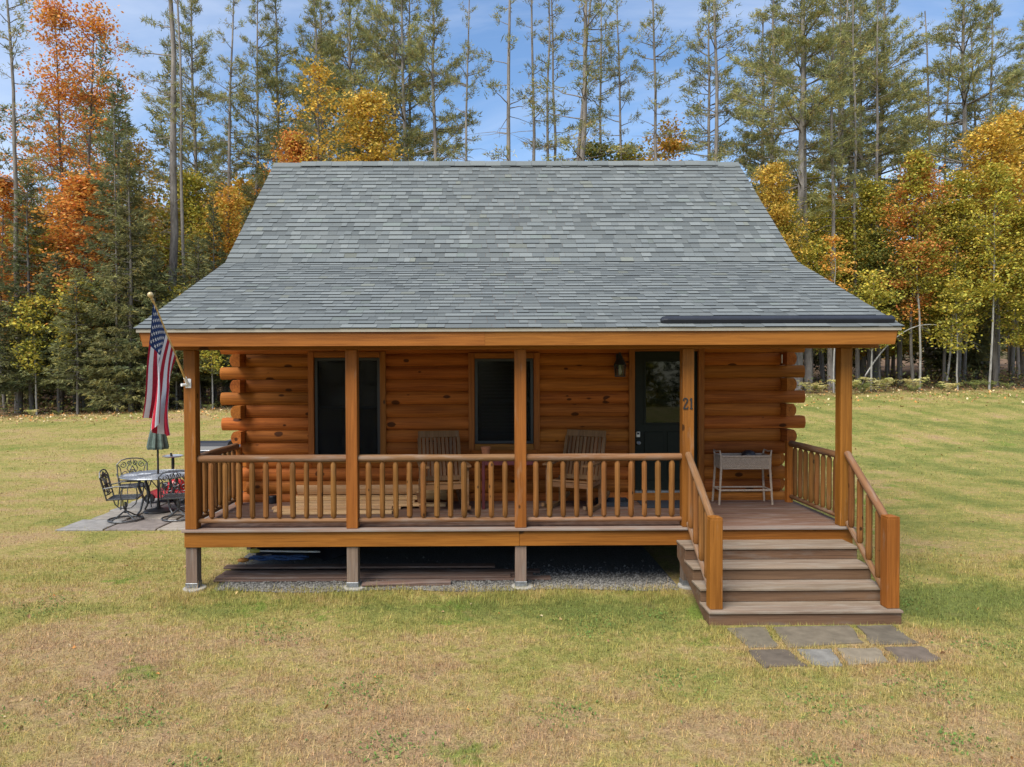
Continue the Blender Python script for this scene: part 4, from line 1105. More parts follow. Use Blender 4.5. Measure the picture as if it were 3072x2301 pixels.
# ------------------------------------------------------------------ patio furniture
def spiral(cx, cz, r0, r1, a0, turns, n=14):
    return [(cx + (r0+(r1-r0)*k/n)*math.cos(a0+turns*2*math.pi*k/n), 0, cz + (r0+(r1-r0)*k/n)*math.sin(a0+turns*2*math.pi*k/n)) for k in range(n+1)]
def patio_chair(swivel):
    t = empty('patio_chair', T(0, 0, 0), cat='patio chair', group='cast metal patio chairs', label='x')
    mb = MB(); sh = .43
    for a, b, c, d in ((-.25, .25, -.25, -.225), (-.25, .25, .225, .25), (-.25, -.225, -.225, .225), (.225, .25, -.225, .225)): mb.box(a, b, c, d, sh-.025, sh, ch=.004)
    for k in range(-6, 7):
        c = k*.075
        for sg in (1, -1):
            a = Vector((max(-.235, -.235-c) if sg > 0 else max(-.235, -.235+c), 0)); 
            pts = []
            for x in np.linspace(-.235, .235, 2):
                pass
            # clip the diagonal y = sg*x + c to the frame
            xs_ = sorted([(-.235 - c)/sg, (.235 - c)/sg]); xa, xb = max(-.235, xs_[0]), min(.235, xs_[1])
            if xb-xa < .03: continue
            mb.tube([(xa, sg*xa+c, sh-.012+.002*sg), (xb, sg*xb+c, sh-.012+.002*sg)], .007, 4)
    mb.build('seat', M_ALU, None, t)
    Mb = T(0, .245, sh-.02) @ RX(R(-14))
    mb = MB()
    out = [(-.25, 0, 0), (-.265, 0, .20), (-.275, 0, .42), (-.20, 0, .50), (-.10, 0, .525), (0, 0, .53), (.10, 0, .525), (.20, 0, .50), (.275, 0, .42), (.265, 0, .20), (.25, 0, 0)]
    mb.tube(out, .013, 6, Mb); mb.tube([(-.25, 0, .09), (0, 0, .075), (.25, 0, .09)], .010, 5, Mb); mb.tube([(-.25, 0, .0), (.25, 0, 0)], .011, 5, Mb)
    back = mb.build('backrest', M_ALU, None, t)
    mb = MB()
    for s in (-1, 1):
        for pts in (spiral(s*.17, .40, .065, .015, R(90), s*1.3), spiral(s*.06, .44, .05, .012, R(-90), -s*1.2), spiral(s*.13, .22, .085, .02, R(200 if s > 0 else -20), s*1.2),
                    [(s*.25, 0, .10), (s*.20, 0, .22), (s*.22, 0, .34), (s*.255, 0, .40)], [(0, 0, .08), (s*.06, 0, .18), (s*.05, 0, .28), (0, 0, .38)], [(s*.10, 0, .09), (s*.03, 0, .20), (s*.10, 0, .32), (s*.02, 0, .50)]):
            mb.tube(pts, .0085, 4, Mb)
    mb.tube([(.06*math.cos(a), 0, .24+.06*math.sin(a)) for a in np.linspace(0, 2*math.pi, 13)], .008, 4, Mb)
    for k in range(7): mb.tube([(.0, 0, .24), (.055*math.cos(k*.9), 0, .24+.055*math.sin(k*.9))], .010, 4, Mb)
    mb.build('scrollwork', M_ALU, None, back)
    for s in (-1, 1):
        MB().tube([(s*.265, .29, .62), (s*.30, .10, .655), (s*.305, -.12, .655), (s*.30, -.24, .62), (s*.275, -.25, .53), (s*.255, -.235, .43)], .012, 6).tube([(s*.28, -.03, .64), (s*.285, .02, .55), (s*.25, .02, .43)], .008, 5).build('arm', M_ALU, None, t)
    if swivel:
        MB().tube([(.285*math.cos(a), .285*math.sin(a), .022) for a in np.linspace(0, 2*math.pi, 25)], .016, 6).build('base_ring', M_ALU, None, t)
        for k in range(4):
            a = R(45+90*k); c, s = math.cos(a), math.sin(a)
            MB().tube([(.285*c, .285*s, .022), (.17*c, .17*s, .075), (.06*c, .06*s, .145), (.02*c, .02*s, .16)], .013, 6).build('leg', M_ALU, None, t)
        MB().tube([(0, 0, .13), (0, 0, .33)], .022, 8).build('stem', M_ALU, None, t)
        mb = MB()
        for k in range(4):
            a = R(90*k); c, s = math.cos(a), math.sin(a)
            mb.tube([(.02*c, .02*s, .21), (.10*c, .10*s, .225), (.17*c, .17*s, .29), (.20*c, .20*s, .40)], .011, 5)
        mb.build('spring_frame', M_ALU, None, t)
    else:
        for sx in (-1, 1):
            for sy in (-1, 1): MB().tube([(sx*.235, sy*.235, .41), (sx*.255, sy*.25, .20), (sx*.27, sy*.28, .0)], [.014, .012, .014], 6).build('leg', M_ALU, None, t)
    return t
TBL = Vector((-6.70, 4.82, .035))
ch = patio_chair(True); CH = []
ch['label'] = 'swivel patio chair at the left of the round table, side to the camera'
ch.matrix_basis = T(-6.93, 4.04, .035) @ RZ(R(105)); PW[ch.name] = ch.matrix_basis.copy()
dup(ch, T(-6.02, 4.15, .035) @ RZ(R(196)), 'swivel patio chair nearest the porch, its scrolled back to the camera')
ch2 = patio_chair(False); ch2['label'] = 'patio chair behind the round table, facing the camera, scrolled back in view'
ch2.matrix_basis = T(-7.42, 5.35, .035) @ RZ(R(32)); PW[ch2.name] = ch2.matrix_basis.copy()
dup(ch2, T(-6.20, 5.75, .035) @ RZ(R(-20)), 'patio chair mostly hidden behind the left porch post')

tb = empty('patio_table', T(*TBL), label='round grey metal patio table with a closed umbrella', cat='patio table')
mb = MB().lathe([(.03, .690), (.62, .690), (.655, .697), (.66, .710), (.652, .722), (.60, .724), (.03, .724)], 48, T(*TBL))
top = mb.build('tabletop', M_ALU2, None, tb)
mb = MB()
for rr in (.14, .27, .40, .52, .60): mb.tube([(TBL.x+rr*math.cos(a), TBL.y+rr*math.sin(a), TBL.z+.724) for a in np.linspace(0, 2*math.pi, 49)], .006, 4)
for k in range(36):
    a = k*math.pi/18; mb.tube([(TBL.x+.14*math.cos(a), TBL.y+.14*math.sin(a), TBL.z+.724), (TBL.x+.37*math.cos(a+.13), TBL.y+.37*math.sin(a+.13), TBL.z+.724), (TBL.x+.60*math.cos(a), TBL.y+.60*math.sin(a), TBL.z+.724)], .005, 4)
mb.build('lattice', M_ALU2, None, top)
for k in range(4):
    a = R(58+90*k); c, s = math.cos(a), math.sin(a)
    MB().tube([(TBL.x+.36*c, TBL.y+.36*s, TBL.z+.69), (TBL.x+.40*c, TBL.y+.40*s, TBL.z+.55), (TBL.x+.30*c, TBL.y+.30*s, TBL.z+.30), (TBL.x+.36*c, TBL.y+.36*s, TBL.z+.09), (TBL.x+.44*c, TBL.y+.44*s, TBL.z+.0)], [.024, .028, .024, .018, .02], 7).build('leg', M_ALU, None, tb)
um = empty('umbrella', T(*TBL), label='closed dark green patio umbrella standing in the round table', cat='umbrella')
MB().tube([(TBL.x, TBL.y, TBL.z+.05), (TBL.x, TBL.y, 2.46)], .019, 10).build('pole', M_IRON, None, um)
MB().lathe([(.26, 0), (.27, .015), (.25, .035), (.10, .06), (.035, .09), (.03, .20), (.021, .205)], 20, T(*TBL)).build('base', M_IRON, None, um)
MB().lathe([(.05, 1.245), (.165, 1.235), (.175, 1.28), (.150, 1.42), (.115, 1.60), (.085, 1.85), (.07, 2.10), (.045, 2.30), (.02, 2.42)], 32, T(TBL.x, TBL.y, 0), flute=lambda k, z: 1+.16*(1 if k % 4 < 2 else -1)*(1 if z < 2.2 else .3)).build('canopy', M_UMB, None, um)
MB().lathe([(.022, 2.42), (.03, 2.45), (.012, 2.50)], 10, T(TBL.x, TBL.y, 0)).build('finial', M_IRON, None, um)

st = empty('pedestal_table', T(-7.05, 6.25, .035), label='small silver tray table on a dark stem behind the patio table', cat='side table')
mb = MB().lathe([(.02, .875), (.15, .872), (.19, .885), (.21, .905), (.205, .908), (.17, .89), (.02, .886)], 28, T(-7.05, 6.25, .035))
mb.build('tray', M_SILVER, None, st)
MB().tube([(-7.05, 6.25, .91), (-7.05, 6.25, .78), (-7.055, 6.25, .55), (-7.04, 6.25, .05)], [.03, .035, .026, .03], 8).build('stem', M_IRON, None, st)
MB().lathe([(.17, 0), (.17, .02), (.05, .05), (.03, .08)], 16, T(-7.04, 6.25, .035)).build('base', M_IRON, None, st)
MB().tube([(-7.05, 6.2, .91), (-7.06, 6.18, 1.00)], [.028, .022], 8).build('handle', M_IRON, None, st)

gr = empty('grill', T(-6.35, 6.75, .035), label='black covered barbecue grill behind the left porch post', cat='grill')
mb = MB(); n = 10
prof = [(.30*math.cos(a), .30*math.sin(a)*.95) for a in np.linspace(0, math.pi, n)]
mb.prism([(p, .92+q) for p, q in prof], -.34, .34, 'x', T(-6.35, 6.75, 0)); mb.build('lid', M_BLACK, None, gr)
MB().prism([(-.28, .60), (.28, .60), (.31, .915), (-.31, .915)], -.33, .33, 'x', T(-6.35, 6.75, 0)).build('firebox', M_BLACK, None, gr)
MB().box(-6.66, -6.04, 6.50, 7.0, .17, .22).build('shelf', M_IRON, None, gr)
for sx in (-6.66, -6.08):
    for sy in (6.50, 6.96): MB().box(sx, sx+.04, sy, sy+.04, .035, .60).build('leg', M_IRON, None, gr)
MB().tube([(-6.55, 6.43, 1.02), (-6.15, 6.43, 1.02)], .014, 8).build('handle', M_STEEL, None, gr)

mw = empty('lawn_mower', T(-7.05, 6.0, .035), label='red push lawn mower parked behind the patio table', cat='lawn mower')
MB().add([(-.40, -.24, .10), (.40, -.24, .10), (.40, .24, .10), (-.40, .24, .10), (-.34, -.20, .24), (.34, -.20, .24), (.34, .20, .24), (-.34, .20, .24)], [(0, 3, 2, 1), (4, 5, 6, 7), (0, 1, 5, 4), (1, 2, 6, 5), (2, 3, 7, 6), (3, 0, 4, 7)], T(-6.95, 5.95, .035)).build('deck', M_RED, None, mw)
MB().lathe([(.16, .24), (.17, .26), (.17, .36), (.13, .43), (.05, .45)], 14, T(-6.85, 5.95, .035)).build('engine', M_RED, None, mw)
MB().box(-7.12, -6.98, 5.85, 6.05, .30, .42, ch=.02).build('bag_frame', M_BLACK, None, mw)
for sx in (-.33, .33):
    for sy in (-.27, .27):
        wh = MB().tube([(-6.95+sx, 5.95+sy-.025, .135), (-6.95+sx, 5.95+sy+.025, .135)], .10, 16).build('wheel', M_BLACK, None, mw)
        MB().tube([(-6.95+sx, 5.95+sy-.027, .135), (-6.95+sx, 5.95+sy+.027, .135)], .045, 10).build('hub', M_SILVER, None, wh)
MB().tube([(-7.30, 5.73, .22), (-7.62, 5.75, .62), (-7.62, 6.15, .62), (-7.30, 6.17, .22)], .012, 6).build('handle', M_IRON, None, mw)

ht = empty('hot_tub', T(-5.9, 8.65, 0), label='square hot tub with a slate grey folding cover behind the cabin corner', cat='hot tub')
MB().box(-7.0, -4.75, 7.55, 9.80, .0, .84, ch=.06).build('cabinet', M_TUBSIDE, None, ht)
MB().box(-7.06, -4.70, 7.49, 8.66, .845, .965, ch=.03).build('cover', M_TUB, None, ht); MB().box(-7.06, -4.70, 8.675, 9.86, .845, .965, ch=.03).build('cover', M_TUB, None, ht)

# ------------------------------------------------------------------ under the porch
def gravel():
    rg = np.random.default_rng(8); n = 9000
    x = rg.uniform(-3.75, 1.95, n); y = np.abs(rg.normal(0, .42, n)) - .10 + .05*np.sin(x*3); y = np.where(y > 1.8, rg.uniform(0, 1.7, n), y)
    r = rg.uniform(.008, .020, n)
    oc = np.array([(1, 0, 0), (-1, 0, 0), (0, 1, 0), (0, -1, 0), (0, 0, .7), (0, 0, -.7)]); fc = np.array([(0, 2, 4), (2, 1, 4), (1, 3, 4), (3, 0, 4), (2, 0, 5), (1, 2, 5), (3, 1, 5), (0, 3, 5)])
    a = rg.uniform(0, 6.28, n); c, s = np.cos(a), np.sin(a)
    sh_ = oc[None]*r[:, None, None]*rg.uniform(.7, 1.3, (n, 1, 3)); X = sh_[..., 0]*c[:, None]-sh_[..., 1]*s[:, None]; Y = sh_[..., 0]*s[:, None]+sh_[..., 1]*c[:, None]
    V = np.stack([X+x[:, None], Y+y[:, None], sh_[..., 2]+r[:, None]*.4+.006], -1).reshape(-1, 3)
    F = (fc[None]+np.arange(n)[:, None, None]*6).reshape(-1, 3)
    b = rg.uniform(.07, .22, n); col = np.repeat(np.stack([b, b*.94, b*.84], 1), 6, 0)
    put(bpy.data.objects.new('gravel', fast_mesh('gravel', V, F, M_PEB, col)), kind='stuff', label='grey crushed gravel on the ground under the porch', cat='gravel')
gravel()
MB().prism([(-3.8, .03), (1.98, -.04), (1.98, 5.1), (-3.95, 5.1), (-3.95, 1.6)], -.03, .005, 'z').build('gravel_bed', plain('gravel_bed', (.13, .125, .115), .95, var=.5, nscale=60, bmp=.8), kind='structure', label='bed of grey gravel under the porch')
OLD = [(-3.91, .42, .30, .44, .012, .036, 'foremost of the old deck boards stacked under the porch'), (-3.93, .20, .455, .59, .012, .036, 'old deck board lying on gravel just behind the foremost one'),
       (-3.90, -.1, .33, .47, .038, .062, 'old deck board atop the foremost board under the porch'), (-3.86, .05, .50, .64, .038, .064, 'weathered grey deck board in the middle of the stack under the porch'),
       (-3.92, .30, .62, .76, .012, .037, 'old deck board on the ground at the back of the stack'), (-3.93, -.3, .70, .84, .066, .092, 'brown deck board high at the back of the stack under the porch'),
       (-3.90, -.5, .86, 1.0, .012, .05, 'rearmost old deck board under the porch')]
for a, b, c, d, z0, z1, lab in OLD: board('deck_plank', a, b, c, d, z0, z1, M_OLD, label=lab, cat='lumber', group='old boards under the porch')
for dz, rz, lab in ((0, -1.5, 'lower short grey board lying askew behind the second support post'), (.024, -2.5, 'upper short grey board lying askew behind the second support post')):
    o = board('deck_plank', -1.97, -.86, .06, .19, .012+dz, .034+dz, M_OLD, label=lab, cat='lumber', group='old boards under the porch'); o.matrix_basis = o.matrix_basis @ RZ(R(-rz*2.2)); PW[o.name] = o.matrix_basis.copy()
rp = MB()
for k in range(5):
    rg = random.Random(k); rp.tube([(-3.72+k*.02+.045*j, 1.0+.035*(k % 3)+.012*math.sin(j*1.1+k), .12+.028*(k//3)+.008*math.sin(j*.9+k*2)) for j in range(18)], .016, 6)
rp.build('rope_bundle', M_BLUE, None, label='bundle of blue rope lying on the boards under the porch', cat='rope')
gl = MB().lathe([(.02, 0), (.05, .015), (.055, .035), (.03, .055), (.01, .06)], 10, T(-3.75, .95, .093) @ Matrix.Scale(1.5, 4, (1, 0, 0)))
gl.build('glove', M_ORG, None, label='crumpled orange and black work glove on the boards under the porch', cat='glove', smooth=True)
pp = empty('paint_pole', T(-3.35, 1.17, .15), label='white pole with a yellow end under the porch', cat='pole')
MB().tube([(-3.60, 1.17, .19), (-2.75, 1.18, .17)], .012, 8).build('shaft', M_WHITE, None, pp)
MB().tube([(-3.72, 1.17, .19), (-3.66, 1.17, .192), (-3.59, 1.17, .19)], [.03, .034, .018], 8).build('tip', M_YEL, None, pp)
tp = MB(); rg = random.Random(3); vs = []; nx, ny = 14, 5
for i in range(nx):
    for j in range(ny): vs.append((-3.70+i*.11, 1.30+j*.12, .20+.05*math.sin(i*1.2+j)+.03*rg.random()+(.0 if 0 < j < ny-1 else -.15)))
tp.add(vs, [(i*ny+j, (i+1)*ny+j, (i+1)*ny+j+1, i*ny+j+1) for i in range(nx-1) for j in range(ny-1)])
tp.build('tarp', M_BLACK, None, label='crumpled black tarpaulin lying at the back under the porch', cat='tarp', smooth=True)

# ------------------------------------------------------------------ trees
class Tree:
    """collects a trunk with limbs (tubes) and a crown (small faces with their own tint)"""
    def __init__(s, seed): s.rg = np.random.default_rng(seed); s.tv = []; s.tf = []; s.nt = 0; s.cv = []; s.cc = []; s.k = 3
    def tube(s, pts, rad, n=5):
        pts = np.asarray(pts, float); m = len(pts)
        d = np.gradient(pts, axis=0); d /= np.linalg.norm(d, axis=1, keepdims=True)+1e-9
        ref = np.where(np.abs(d[:, 2:3]) < .9, np.array([[0, 0, 1.]]), np.array([[1., 0, 0]]))
        u = np.cross(d, ref); u /= np.linalg.norm(u, axis=1, keepdims=True)+1e-9; v = np.cross(d, u)
        a = np.arange(n)*2*np.pi/n
        P = pts[:, None]+(u[:, None]*np.cos(a)[None, :, None]+v[:, None]*np.sin(a)[None, :, None])*np.asarray(rad)[:, None, None]
        i = np.arange(m-1)[:, None]*n; k = np.arange(n)[None]
        F = np.stack([i+k, i+(k+1) % n, i+n+(k+1) % n, i+n+k], -1).reshape(-1, 4)
        s.tv.append(P.reshape(-1, 3)); s.tf.append(F+s.nt); s.nt += m*n
    def tris(s, c, d, ln, wd, col):
        """needles: thin triangles from c along d"""
        r = s.rg.normal(0, 1, c.shape); sd = np.cross(d, r); sd /= np.linalg.norm(sd, axis=1, keepdims=True)+1e-9
        V = np.stack([c-sd*wd[:, None]*.5, c+sd*wd[:, None]*.5, c+d*ln[:, None]], 1).reshape(-1, 3)
        s.cv.append(V); s.cc.append(np.repeat(col, 3, 0)); s.k = 3
    def leaves(s, c, size, col, flat=.55):
        n = len(c); nr = s.rg.normal(0, 1, (n, 3)); nr[:, 2] = np.abs(nr[:, 2])+flat; nr /= np.linalg.norm(nr, axis=1, keepdims=True)
        a = np.cross(nr, s.rg.normal(0, 1, (n, 3))); a /= np.linalg.norm(a, axis=1, keepdims=True)+1e-9; b = np.cross(nr, a)
        a *= size[:, None]*.55; b *= size[:, None]*.36
        s.cv.append(np.stack([c-a, c-b, c+a, c+b], 1).reshape(-1, 3)); s.cc.append(np.repeat(col, 4, 0)); s.k = 4
    def arrays(s):
        V = np.concatenate(s.cv); return V, np.arange(len(V)).reshape(-1, s.k), np.concatenate(s.cc)
    def meshes(s, name, bark_, leaf):
        t = fast_mesh(name+'_trunk', np.concatenate(s.tv), np.concatenate(s.tf), bark_, smooth=True)
        V, F, C = s.arrays(); return t, fast_mesh(name+'_crown', V, F, leaf, C)

def unit(v): return v/(np.linalg.norm(v, axis=-1, keepdims=True)+1e-9)
def mixcol(rg, n, pal, wts, var=.18):
    pal = np.asarray(pal); i = rg.choice(len(pal), n, p=np.asarray(wts)/np.sum(wts)); return pal[i]*np.clip(rg.normal(1, var, (n, 1)), .5, 1.6)
PINE = [(.275, .275, .100), (.205, .222, .092), (.360, .325, .110), (.155, .170, .075), (.365, .280, .105)]
SPRUCE = [(.130, .145, .060), (.098, .118, .054), (.190, .180, .066), (.155, .162, .066)]

def pine(seed, H=26, r=.22, start=.5, full=1.0, dead=14, reach=3.4, lean=.0, needle=1.0, oneside=0.0):
    t = Tree(seed); rg = t.rg
    n = 10; z = np.linspace(0, H, n); wob = np.cumsum(rg.normal(0, .07, (n, 2)), 0); wob -= wob[0]
    ax = np.column_stack([wob[:, 0]+lean*z/H, wob[:, 1], z])
    rad = r*(1-.80*(z/H)**.9); rad[0] *= 1.22
    t.tube(ax, rad, 9)
    at = lambda h: np.array([np.interp(h, z, ax[:, i]) for i in range(3)])
    ra = lambda h: np.interp(h, z, rad)
    for _ in range(dead):
        h = rg.uniform(.16, start+.12)*H; a = rg.uniform(0, 2*np.pi); ln = rg.uniform(.5, 2.6); up = rg.uniform(-.15, .45)
        p = at(h); d = np.array([np.cos(a), np.sin(a), up]); k = np.linspace(0, 1, 4)[:, None]
        q = p+d*k*ln+np.array([0, 0, -.18*ln])*k**2+rg.normal(0, .05, (4, 3))*k; t.tube(q, np.linspace(.030, .007, 4)*(.7+r), 3)
    C, D, COLR = [], [], []
    h = start*H
    while h < H-.15:
        u = (h/H-start)/(1-start)
        nb = rg.integers(3, 6); tier = rg.uniform(.6, 1.25)
        for _ in range(nb):
            if rg.random() > .12+.88*full: continue
            a = rg.uniform(0, 2*np.pi); prof = (.55+.45*min(1, u/.25))*(1-u)**.75+.10
            ln = reach*prof*tier*rg.uniform(.6, 1.15)*(1+oneside*np.cos(a))
            el = R(2+38*u+rg.normal(0, 8)); p = at(h+rg.uniform(-.2, .2))
            k = np.linspace(0, 1, 6)[:, None]; d = np.array([np.cos(a)*np.cos(el), np.sin(a)*np.cos(el), np.sin(el)])
            q = p+d*k*ln+np.array([0, 0, .16*ln])*(k**2-.5*k)+rg.normal(0, .05, (6, 3))*k; t.tube(q, np.linspace(.045, .008, 6)*(.5+ln/4), 3)
            # side twigs with tufts, in flat sprays
            ns = max(5, int(ln*17*max(.75, full))); sp = rg.uniform(.28, 1.02, ns)**.8
            base = np.column_stack([np.interp(sp, k[:, 0], q[:, i]) for i in range(3)])
            lat = np.array([-np.sin(a), np.cos(a), 0]); off = rg.normal(0, .34, ns)*(ln*(1.05-sp)*.8+.35)
            c = base+lat*off[:, None]+d*(np.abs(off)*.45)[:, None]; c[:, 2] += rg.normal(.05, .06, ns)+.04*np.abs(off)
            dirs = unit(d*.9+lat*np.sign(off)[:, None]*rg.uniform(0, .9, (ns, 1))+np.array([0, 0, .35]))
            tone = rg.uniform(.75, 1.2)
            old = rg.random(ns) < .20*(1.1-sp)
            col = mixcol(rg, ns, PINE, [.32, .26, .24, .12, .06], .12)*tone; col[old] = np.array(PINE[4])*rg.uniform(.8, 1.2, (old.sum(), 1))
            C.append(c); D.append(dirs); COLR.append(col)
        h += rg.uniform(.62, 1.15)*(1.25-.6*u)
    C, D, COLR = np.concatenate(C), np.concatenate(D), np.concatenate(COLR)
    m = 6; C = np.repeat(C, m, 0)+rg.normal(0, .07, (len(C)*m, 3)); D = unit(np.repeat(D, m, 0)*.8+rg.normal(0, .62, (len(D)*m, 3))); COLR = np.repeat(COLR, m, 0)*rg.uniform(.8, 1.2, (len(COLR)*m, 1))
    t.tris(C, D, rg.uniform(.16, .34, len(C))*needle, rg.uniform(.030, .060, len(C))*needle, COLR)
    return t
def spruce(seed, H=15, rb=2.7, r=.15, skirt=.06, pal=SPRUCE, dens=1.0, thin=.0):
    t = Tree(seed); rg = t.rg; z = np.linspace(0, H, 6); t.tube(np.column_stack([rg.normal(0, .03, 6), rg.normal(0, .03, 6), z]), r*(1-.93*z/H), 7)
    C, D, K = [], [], []
    h = skirt*H
    while h < H-.05:
        u = h/H; nb = max(3, int((7-3*u)*(1-thin)))
        for _ in range(nb):
            a = rg.uniform(0, 2*np.pi); ln = (rb*(1-u)**.82+.06)*rg.uniform(.65, 1.12); el = R(-14+45*u**2+rg.normal(0, 6))
            d = np.array([np.cos(a)*np.cos(el), np.sin(a)*np.cos(el), np.sin(el)]); k = np.linspace(0, 1, 4)[:, None]
            q = np.array([0, 0, h])+d*k*ln+np.array([0, 0, .16*ln])*k**3
            t.tube(q, np.linspace(.022, .005, 4), 3)
            ns = max(3, int(ln*15*dens)); sp = rg.uniform(.12, 1.03, ns); base = np.column_stack([np.interp(sp, k[:, 0], q[:, i]) for i in range(3)])
            lat = np.array([-np.sin(a), np.cos(a), 0]); off = rg.normal(0, .26, ns)*(ln*(1.06-sp)+.16); c = base+lat*off[:, None]+d*np.abs(off)[:, None]*.5
            c[:, 2] += -.12*np.abs(off)+rg.normal(0, .04, ns)
            C.append(c); D.append(unit(d+lat*np.sign(off)[:, None]*rg.uniform(.1, 1, (ns, 1))+np.array([0, 0, -.12])))
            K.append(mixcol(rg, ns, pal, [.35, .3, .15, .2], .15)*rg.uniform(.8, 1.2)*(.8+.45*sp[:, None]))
        h += rg.uniform(.20, .36)*(1 if H > 9 else .8)
    C, D, K = np.concatenate(C), np.concatenate(D), np.concatenate(K); m = 3
    C = np.repeat(C, m, 0)+rg.normal(0, .045, (len(C)*m, 3)); D = unit(np.repeat(D, m, 0)+rg.normal(0, .42, (len(D)*m, 3))); K = np.repeat(K, m, 0)*rg.uniform(.8, 1.2, (len(K)*m, 1))
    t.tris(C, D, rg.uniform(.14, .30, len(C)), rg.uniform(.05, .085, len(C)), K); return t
ORANGE = [(.68, .345, .095), (.72, .430, .125), (.62, .250, .090), (.68, .49, .15), (.46, .34, .12)]
YELLOW = [(.68, .50, .11), (.68, .51, .14), (.52, .37, .070), (.46, .41, .09), (.62, .34, .08)]
YGREEN = [(.43, .41, .090), (.56, .49, .105), (.30, .33, .078), (.64, .53, .11), (.58, .38, .09)]
GREENY = [(.15, .175, .050), (.22, .225, .058), (.11, .14, .045), (.32, .28, .06), (.34, .22, .055)]
def broadleaf(seed, H=11, base=.25, rx=2.4, r=.10, pal=YELLOW, clumps=90, per=70, size=.15, sig=.42, upright=.6, stems=1, wts=(.34, .26, .18, .14, .08)):
    t = Tree(seed); rg = t.rg
    tops = []
    for s_ in range(stems):
        z = np.linspace(0, H*.94, 7); a = rg.uniform(0, 6.28); sp = rx*.35*(stems > 1)
        ax = np.column_stack([np.cos(a)*sp*(z/H)+np.cumsum(rg.normal(0, .05, 7)), np.sin(a)*sp*(z/H)+np.cumsum(rg.normal(0, .05, 7)), z]); t.tube(ax, r*(1-.9*z/z[-1])+.006, 7); tops.append((z, ax))
    C, K = [], []
    for _ in range(clumps):
        z, ax = tops[rg.integers(0, stems)]
        u = rg.beta(1.3, 1.15); h = (base+(1-base)*u)*H
        rr = rx*(.62+.42*np.sin(3*rg.uniform(0, .01)+h*1.9+seed)*.5+.38*rg.random())*(np.sin(np.pi*np.clip(.12+.86*u, 0, 1))**.7)*rg.uniform(.25, 1.05)**.7; a = rg.uniform(0, 2*np.pi)
        h0 = max(base*H*.6, h-rr*upright*rg.uniform(.6, 1.3)); p0 = np.array([np.interp(h0, z, ax[:, i]) for i in range(3)]); ctr = np.array([np.interp(h, z, ax[:, i]) for i in range(3)])
        p1 = np.array([ctr[0]+rr*np.cos(a), ctr[1]+rr*np.sin(a), h]); k = np.linspace(0, 1, 5)[:, None]
        q = p0+(p1-p0)*k+np.array([0, 0, .12*rr])*np.sin(np.pi*k)+rg.normal(0, .05, (5, 3))*k; t.tube(q, np.linspace(.013, .003, 5)*(.4+r*4), 3)
        n = max(5, int(per*rg.uniform(.5, 1.5))); f = rg.uniform(.35, 1.12, n)
        c = np.column_stack([np.interp(f, k[:, 0], q[:, i]) for i in range(3)])+rg.normal(0, 1, (n, 3))*np.array([sig, sig, sig*.42])
        C.append(c); K.append(mixcol(rg, n, pal, wts, .14)*rg.uniform(.82, 1.15)*(.55+.45*mixcol(rg, 1, pal, wts, .0)/np.max(pal)))
    C, K = np.concatenate(C), np.concatenate(K)
    t.leaves(C, size*rg.uniform(.7, 1.3, len(C)), K); return t

TM = {}
def reg(name, t, bark_, leaf, H): TM[name] = (*t.meshes(name, bark_, leaf), H, t)
reg('p_full1', pine(101, 26, .24, .40, 1.15, 12, 3.9), M_BARK, M_NEED, 26)
reg('p_full2', pine(102, 26, .22, .46, 1.1, 14, 3.4, .5), M_BARK, M_NEED, 26)
reg('p_full3', pine(103, 25, .26, .36, 1.2, 12, 4.4, -.3), M_BARK, M_NEED, 25)
reg('p_mid1', pine(104, 27, .20, .48, .55, 18, 2.4, .4), M_BARK, M_NEED, 27)
reg('p_mid2', pine(105, 27, .18, .42, .42, 22, 2.6, -.6), M_BARK, M_NEED, 27)
reg('p_thin1', pine(106, 28, .17, .45, .22, 16, 1.7, .3), M_BARK, M_NEED, 28)
reg('p_thin2', pine(107, 28, .15, .50, .18, 10, 1.4, -.3), M_BARK, M_NEED, 28)
reg('p_bare', pine(108, 30, .30, .50, .14, 36, 3.0, -.2), M_BARK, M_NEED, 30)
reg('p_slant', pine(109, 28, .18, .50, .25, 10, 1.6, 2.4), M_BARK, M_NEED, 28)
reg('p_fork', pine(110, 26, .30, .38, 1.2, 16, 4.0, .2, oneside=-.35), M_BARK, M_NEED, 26)
reg('s_tall', spruce(201, 17.5, 2.9, .17), M_BARKD, M_NEED, 17.5)
reg('s_mid', spruce(202, 13, 2.5, .14, skirt=.12), M_BARKD, M_NEED, 13)
reg('s_yel', spruce(203, 14, 2.7, .14, pal=[(.175, .162, .058), (.130, .134, .052), (.235, .195, .062), (.155, .150, .058)]), M_BARKD, M_NEED, 14)
reg('s_low', spruce(204, 8, 2.3, .09, skirt=.22), M_BARKD, M_NEED, 8)
reg('s_low2', spruce(205, 9, 2.2, .09, skirt=.26, pal=[(.160, .158, .058), (.120, .130, .052), (.230, .198, .064), (.145, .148, .058)], dens=.9), M_BARKD, M_NEED, 9)
reg('s_slim', spruce(206, 17, 1.5, .13, skirt=.42, dens=.8, thin=.2), M_BARK, M_NEED, 17)
reg('d_orange', broadleaf(301, 21, .36, 3.0, .15, ORANGE, 202, 65, .14, .34, .8, 2), M_BARKD, M_LEAF, 21)
reg('d_orange2', broadleaf(302, 13, .30, 2.6, .10, ORANGE, 135, 81, .14, .32), M_BARKD, M_LEAF, 13)
reg('d_yellow', broadleaf(303, 14, .32, 3.0, .12, YELLOW, 162, 95, .14, .32), M_BARKD, M_LEAF, 14)
reg('d_yellow2', broadleaf(304, 15, .40, 2.4, .09, YELLOW, 94, 28, .14, .31), M_BARKD, M_LEAF, 15)
